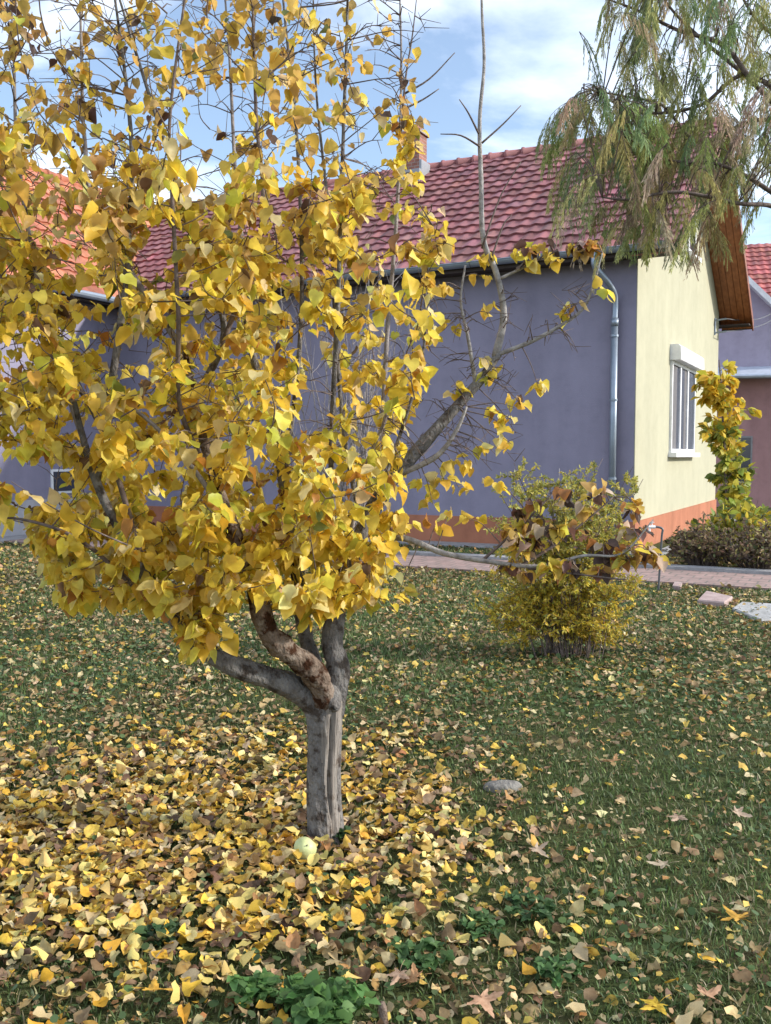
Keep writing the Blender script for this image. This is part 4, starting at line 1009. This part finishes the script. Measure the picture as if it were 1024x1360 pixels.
# cheap smooth random field for patchiness
ph = rng.uniform(0, 6.28, (14,)); dirs = rng.normal(0, 1, (14, 2)) * np.array([.8, .8])[None] * np.linspace(.6, 3.2, 14)[:, None]
def patch(X, Y):
    v = np.zeros_like(X)
    for k in range(14): v += np.sin(X * dirs[k, 0] + Y * dirs[k, 1] + ph[k]) / (1 + .12 * k)
    return v / 4.0
gc = Cloud()
def grass(y0, y1, dens, h, wmul):
    area_w = lambda y: .47 * y + 2.3
    n = int(dens * (y1 - y0) * 2 * area_w((y0 + y1) / 2))
    Y = rng.uniform(y0, y1, n); X = rng.uniform(-1, 1, n) * area_w(y1); k = np.abs(X) < area_w(Y); X, Y = X[k], Y[k]
    k = free(X, Y); X, Y = X[k], Y[k]
    pt_ = patch(X, Y); thin = 1.0 - .55 * np.clip((1.3 - np.hypot((X + .55) / 1.6, (Y - 3.9) / 1.3)), 0, 1)
    k = rng.random(len(X)) < np.clip(.75 + .35 * pt_, .25, 1) * thin; X, Y = X[k], Y[k]; n = len(X)
    hh = h * rng.uniform(.45, 1.3, n) * (1 + .25 * patch(X * 1.7 + 5, Y * 1.7)); az = rng.uniform(0, 2 * np.pi, n); lean = rng.uniform(.15, 1.1, n)
    w = rng.uniform(.0022, .0042, n) * wmul
    c, s_ = np.cos(az), np.sin(az)
    pv = np.zeros((n, 5, 3))
    side = np.stack([-s_, c, np.zeros(n)], 1); fw = np.stack([c, s_, np.zeros(n)], 1)
    for i, (sd, t) in enumerate(((-1, 0), (1, 0), (-.75, .55), (.75, .55), (0, 1))):
        pv[:, i] = side * (sd * w)[:, None] + fw * (lean * hh * t ** 1.6)[:, None]; pv[:, i, 2] += hh * t * (1 - .25 * lean * t)
    base = np.stack([X, Y, np.full(n, -.003)], 1)
    GP = [((.105, .16, .05), 24), ((.135, .20, .062), 22), ((.07, .115, .044), 16), ((.16, .205, .08), 12), ((.34, .30, .18), 11)]
    C = pick(GP, n, .2) * (1 + .25 * patch(X * .7 + 9, Y * .7)[:, None])
    gc.inst(pv, [(0, 1, 3, 2), (2, 3, 4)], np.tile(np.eye(3), (n, 1, 1)), base, np.clip(C, .01, .5))
grass(1.6, 3.6, 8200, .036, .85); grass(3.6, 5.5, 5600, .036, 1.05); grass(5.5, 8.5, 2900, .038, 1.4); grass(8.5, 12, 1400, .042, 2.0); grass(12, 17, 600, .05, 2.8)
# low broad leaved cover in patches between the blades
n = 48000; Y = 1.7 + 9.5 * rng.random(n) ** 1.3; X = rng.uniform(-1, 1, n) * (.47 * Y + 2.2)
k = (rng.random(n) < np.clip(patch(X * 2.3 + 1, Y * 2.3 + 4) * .9 + .12, 0, 1)) & free(X, Y); X, Y = X[k], Y[k]; n = len(X); az = rng.uniform(0, 2 * np.pi, n)
pvc = np.array([[0, 0, 0], [.42, .25, .05], [.5, .6, .08], [.25, .95, .05], [-.25, .95, .05], [-.5, .6, .08], [-.42, .25, .05]])
gc.inst(pvc[None] * (rng.uniform(.011, .028, n) * (1 + .06 * Y))[:, None, None], [(0, 1, 2, 3, 4, 5, 6)], frames(np.stack([np.cos(az), np.sin(az), rng.normal(.1, .3, n)], 1), np.tile([[0, 0, 1.]], (n, 1)) + rng.normal(0, .3, (n, 3))), np.stack([X, Y, rng.uniform(.008, .045, n)], 1), pick([((.07, .12, .045), 3), ((.10, .16, .06), 3), ((.14, .20, .08), 1)], n, .2))
tag(gc.build('grass', M['grass']), 'short patchy autumn lawn grass', 'grass', kind='stuff')

# ------------------------------------------------------------------ fallen leaves
LY = [((.74, .52, .10), 26), ((.68, .42, .06), 16), ((.78, .64, .28), 22), ((.58, .38, .10), 9), ((.66, .55, .32), 14), ((.46, .29, .10), 8), ((.16, .10, .06), 12), ((.38, .20, .08), 5), ((.28, .19, .10), 8)]
LB = [((.47, .37, .19), 18), ((.35, .25, .12), 22), ((.20, .135, .07), 24), ((.40, .22, .08), 8), ((.59, .49, .28), 14), ((.66, .48, .11), 16)]
n = 190000
Y = 1.6 + (17 - 1.6) * rng.random(n) ** 1.35; X = rng.uniform(-1, 1, n) * (.47 * Y + 2.2)
dc = np.hypot((X + .85) / 1.85, (Y - 3.75) / 1.45)
yel = np.clip(1.28 - dc, 0, 1) ** .8
yel *= np.clip((.70 + .25 * np.clip((Y - 3.2) / .6, 0, 1) - X) / .9, 0, 1) * np.clip((Y - 2.1 - .35 * np.clip(X + .9, 0, 1)) / .9, .28, 1) * np.clip(.82 + .45 * patch(X * 3.1, Y * 3.1), .25, 1)
den = np.clip(.86 * yel + .040 + .10 * np.clip((Y - 4.3) / 2, 0, 1) + .06 * patch(X * 1.3, Y * 1.3) + .03 * np.clip((X - .1) / .5, 0, 1) * (Y < 4.6), .03, 1) * np.clip(patch(X * 2.1 + 3, Y * 2.1) * .35 + .95, .35, 1)
k = (rng.random(n) < den) & free(X, Y) & (np.hypot(X - tb.x, Y - tb.y) > .1) & (np.hypot(X - qp.x, Y - qp.y) > .06)
X, Y, yel = X[k], Y[k], yel[k]; n = len(X)
isy = rng.random(n) < np.clip(yel * 1.6 + .05, 0, .97)
C = np.where(isy[:, None], pick(LY, n, .14), pick(LB, n, .18))
ln = rng.uniform(.028, .060, n) * np.where(isy, 1, 1.0)
far = np.clip((Y - 7) / 8, 0, 1); ln *= (1 + .35 * far)
az = rng.uniform(0, 2 * np.pi, n); tilt = rng.normal(0, .32, n)
tip = np.stack([np.cos(az) * np.cos(tilt), np.sin(az) * np.cos(tilt), np.sin(tilt)], 1); nor = np.tile([[0, 0, 1.]], (n, 1)) + rng.normal(0, .33, (n, 3))
nor[rng.random(n) < .4] *= -1
Z = rng.uniform(.004, .030, n) + .010 * (yel > .3) + np.abs(np.sin(tilt)) * ln * .4
pos = np.stack([X, Y, Z], 1)
# the leaves that show largest become things of their own
infr = (np.abs(X) < .405 * Y) & (Y > 2.42)
score = np.where(infr, ln / Y * (.6 + .8 * (C.sum(1) / 1.3)), 0); topi = np.argsort(-score)[:280]
msk = np.ones(n, bool); msk[topi] = False
lc = Cloud(); pvl = leaf_shapes(n, (-.1, .6), (-.5, .6), .08, (.75, 1.0)) * ln[:, None, None]
lc.inst(pvl[msk], LEAF_F, frames(tip[msk], nor[msk]), pos[msk], C[msk])
# torn scraps and crumbs of older leaves, down among the blades
n2 = 70000; Y2 = 1.7 + 12.3 * rng.random(n2) ** 1.4; X2 = rng.uniform(-1, 1, n2) * (.47 * Y2 + 2.2)
k2 = free(X2, Y2) & (rng.random(n2) < np.clip(.55 + .4 * patch(X2 * 1.6 + 2, Y2 * 1.6), .12, 1)); X2, Y2 = X2[k2], Y2[k2]; n2 = len(X2); a2 = rng.uniform(0, 2 * np.pi, n2)
pv2 = np.array([[-.4, 0, 0], [.3, -.1, .05], [.5, .5, .1], [.1, 1, .05], [-.45, .6, .12]])[None] + rng.normal(0, .12, (n2, 5, 3)) * np.array([1, 1, .6])
lc.inst(pv2 * (rng.uniform(.007, .021, n2) * (1 + .09 * Y2))[:, None, None], [(0, 1, 2, 3, 4)], frames(np.stack([np.cos(a2), np.sin(a2), rng.normal(0, .3, n2)], 1), np.tile([[0, 0, 1.]], (n2, 1)) + rng.normal(0, .4, (n2, 3))), np.stack([X2, Y2, rng.uniform(.003, .028, n2)], 1), pick(LB, n2, .25)); tag(lc.build('leaf_litter', M['litter']), 'fallen yellow and brown leaves strewn over the lawn', 'leaf litter', kind='stuff')
KINDS = [((.72, .47, .06), 'golden yellow fallen leaf lying on the litter'), ((.74, .58, .20), 'pale yellow fallen leaf lying on the litter'), ((.62, .34, .04), 'amber fallen leaf lying on the litter'), ((.58, .46, .26), 'beige dry fallen leaf lying on the litter'), ((.32, .17, .08), 'brown fallen leaf lying on the litter'), ((.13, .07, .045), 'dark brown fallen leaf lying on the litter')]
kc = np.array([c for c, _ in KINDS]); protos = {}
for i in topi:
    kd = int(np.argmin(((kc - C[i]) ** 2).sum(1))); sh = random.randint(0, 5)
    Rm = Matrix([list(r_) for r_ in frames(tip[i:i + 1], nor[i:i + 1])[0]])
    if (kd, sh) not in protos:
        one = Cloud(); one.inst(leaf_shapes(1, (.0, .6), (-.5, .6), .08, (.75, 1.0)), LEAF_F, np.eye(3)[None], np.zeros((1, 3)), pick([(kc[kd], 1)], 1, .1)); o = one.build('fallen_leaf', M['litter']); protos[(kd, sh)] = o
    else:
        o = protos[(kd, sh)].copy(); COL.objects.link(o)
    o.matrix_world = Matrix.Translation(Vector(pos[i]) + Vector((0, 0, .006))) @ Rm.to_4x4() @ Matrix.Scale(float(ln[i]), 4)
    tag(o, KINDS[kd][1], 'leaf', 'fallen leaves around the fruit tree')

# big lobed leaves blown in from elsewhere
def lobed_leaf(sz, c, fold=.25):
    tips = [(-35, .55), (18, .92), (90, 1.1), (162, .92), (215, .55)]; out = []
    for j, (a, r_) in enumerate(tips):
        a0 = R(a); 
        for da, rr in ((-16, .62), (-9, .66), (-8, .80), (0, 1.0), (8, .80), (9, .66), (16, .62)):
            out.append((math.cos(a0 + R(da)) * r_ * rr, math.sin(a0 + R(da)) * r_ * rr))
        if j < 4:
            am = R((a + tips[j + 1][0]) / 2); out.append((math.cos(am) * .34, math.sin(am) * .34))
    out.append((.04, -.12)); out.append((-.04, -.12))
    q = MB(); n_ = len(out); ph_ = random.uniform(0, 6)
    def zz(x, y): 
        r2 = math.hypot(x, y); a = math.atan2(y, x); return fold * r2 ** 1.6 * (.5 + .5 * math.sin(2.5 * a + ph_)) + .05 * math.sin(9 * x + ph_) * math.cos(7 * y)
    vs = [(0, 0, 0)] + [(x * .5 * sz, y * .5 * sz, zz(x * .5, y * .5) * sz) for x, y in out] + [(x * sz, y * sz, zz(x, y) * sz) for x, y in out]
    fs = [(0, 1 + i, 1 + (i + 1) % n_) for i in range(n_)] + [(1 + i, 1 + n_ + i, 1 + n_ + (i + 1) % n_, 1 + (i + 1) % n_) for i in range(n_)]
    q.add(vs, fs); q.tube([(0, -.1 * sz, 0), (.05 * sz, -.55 * sz, .04 * sz), (.02 * sz, -.95 * sz, .02 * sz)], .012 * sz, 5)
    cl = Cloud(); cl.mb(q, 0, c); return cl.build('lobed_leaf', M['litter'])
for (px, py, sz, c, rz, tl, lb_) in [
    (980, 1236, .068, (.62, .36, .06), 20, .2, 'golden lobed leaf lying alone on the grass near the right edge'),
    (551, 1318, .062, (.52, .30, .15), 70, .5, 'upright tan lobed leaf at the bottom centre right of the wooden stub'),
    (640, 1346, .07, (.55, .34, .22), 200, .3, 'pinkish tan lobed leaf at the bottom edge'),
    (872, 1354, .06, (.66, .46, .05), 120, .2, 'bright yellow lobed leaf cut by the bottom edge'),
    (938, 1341, .055, (.46, .28, .17), 300, .3, 'dull brown lobed leaf in the lower right corner'),
    (204, 1334, .075, (.64, .38, .06), 10, .5, 'large curled golden leaf at lower left'),
    (530, 1312, .05, (.56, .38, .26), 150, .5, 'small pale lobed leaf behind the upright tan one'),
    (882, 1163, .06, (.50, .42, .30), 80, .25, 'pale beige lobed leaf on the grass right of the litter'),
    (712, 1142, .06, (.46, .36, .27), 220, .3, 'greyish tan lobed leaf between the litter and the grass'),
    (815, 1022, .07, (.52, .30, .14), 40, .3, 'orange tan lobed leaf on the grass under the shrub'),
    (900, 1098, .06, (.50, .36, .26), 140, .3, 'pinkish beige lobed leaf on the right lawn'),
    (285, 1130, .07, (.62, .50, .24), 30, .15, 'pale yellow star shaped leaf in the litter left of the quince'),
    (580, 1090, .055, (.42, .16, .05), 60, .3, 'rust orange lobed leaf in the litter right of the trunk'),
    (875, 886, .07, (.62, .58, .42), 10, .2, 'pale cream leaf on the grass right of the shrub foot'),
    (978, 1092, .06, (.50, .38, .28), 240, .4, 'dry beige lobed leaf at the right edge of the lawn')]:
    o = lobed_leaf(sz, c, random.uniform(.2, .5)); p = ground_at(px, py); o.location = (p.x, p.y, .045); o.rotation_euler = (R(-25) * tl * 2, R(18) * tl * random.choice((-1, 1)), R(rz)); tag(o, lb_, 'leaf')

# ------------------------------------------------------------------ light, sky, camera
EL = R(26); AZ = Vector((.99, -.11, 0)).normalized()
S = Vector((AZ.x * math.cos(EL), AZ.y * math.cos(EL), math.sin(EL)))
ld = bpy.data.lights.new('sun', 'SUN'); ld.energy = 3.1; ld.angle = R(3); ld.color = (1, .93, .82)
so = bpy.data.objects.new('sun', ld); COL.objects.link(so); so.rotation_euler = S.to_track_quat('Z', 'Y').to_euler(); so.location = S * 50
w = bpy.data.worlds.new('World'); sc.world = w; w.use_nodes = True; nt = w.node_tree
bg = nt.nodes['Background']; sky = N(nt, 'ShaderNodeTexSky', sky_type='NISHITA'); sky.sun_disc = False; sky.sun_elevation = EL
sky.sun_rotation = math.atan2(S.x, S.y); sky.air_density = 1.0; sky.dust_density = .6; sky.ozone_density = 1.5
tc = N(nt, 'ShaderNodeTexCoord'); sx = N(nt, 'ShaderNodeSeparateXYZ'); nt.links.new(tc.outputs['Generated'], sx.inputs[0])
zc = N(nt, 'ShaderNodeMath', operation='MAXIMUM'); zc.inputs[1].default_value = .04; nt.links.new(sx.outputs['Z'], zc.inputs[0])
za = N(nt, 'ShaderNodeMath', operation='ADD'); za.inputs[1].default_value = .12; nt.links.new(zc.outputs[0], za.inputs[0])
dx = N(nt, 'ShaderNodeMath', operation='DIVIDE'); dy = N(nt, 'ShaderNodeMath', operation='DIVIDE')
nt.links.new(sx.outputs['X'], dx.inputs[0]); nt.links.new(za.outputs[0], dx.inputs[1]); nt.links.new(sx.outputs['Y'], dy.inputs[0]); nt.links.new(za.outputs[0], dy.inputs[1])
cb = N(nt, 'ShaderNodeCombineXYZ'); nt.links.new(dx.outputs[0], cb.inputs[0]); nt.links.new(dy.outputs[0], cb.inputs[1]); cb.inputs[2].default_value = 3.1
cn = N(nt, 'ShaderNodeTexNoise', i_Scale=1.15, i_Detail=9, i_Roughness=.55, i_Distortion=.3); nt.links.new(cb.outputs[0], cn.inputs['Vector'])
cr = ramp(nt, [(.42, (.06, .06, .06)), (.66, (.95, .95, .95))]); nt.links.new(cn.outputs['Fac'], cr.inputs[0])
mx = N(nt, 'ShaderNodeMix', data_type='RGBA'); nt.links.new(cr.outputs[0], mx.inputs[0]); nt.links.new(sky.outputs[0], mx.inputs[6]); mx.inputs[7].default_value = (7.3, 7.7, 8.3, 1)
nt.links.new(mx.outputs[2], bg.inputs['Color']); bg.inputs['Strength'].default_value = .15

cd = bpy.data.cameras.new('camera'); cam = bpy.data.objects.new('camera', cd); COL.objects.link(cam); sc.camera = cam
cd.sensor_fit = 'VERTICAL'; cd.sensor_height = 24; cd.lens = F_PX / 1360 * 24; cd.clip_end = 1500; cd.clip_start = .05
cam.location = (0, 0, CAM_Z); cam.rotation_euler = (R(90) - PITCH, 0, 0)
vs = sc.view_settings; vs.view_transform = 'Standard'; vs.look = 'None'; vs.gamma = 1; vs.exposure = .78
sc.render.engine = 'CYCLES'; sc.cycles.use_denoising = True; sc.cycles.max_bounces = 6; sc.cycles.transparent_max_bounces = 4; sc.cycles.diffuse_bounces = 3; sc.cycles.caustics_reflective = False; sc.cycles.caustics_refractive = False
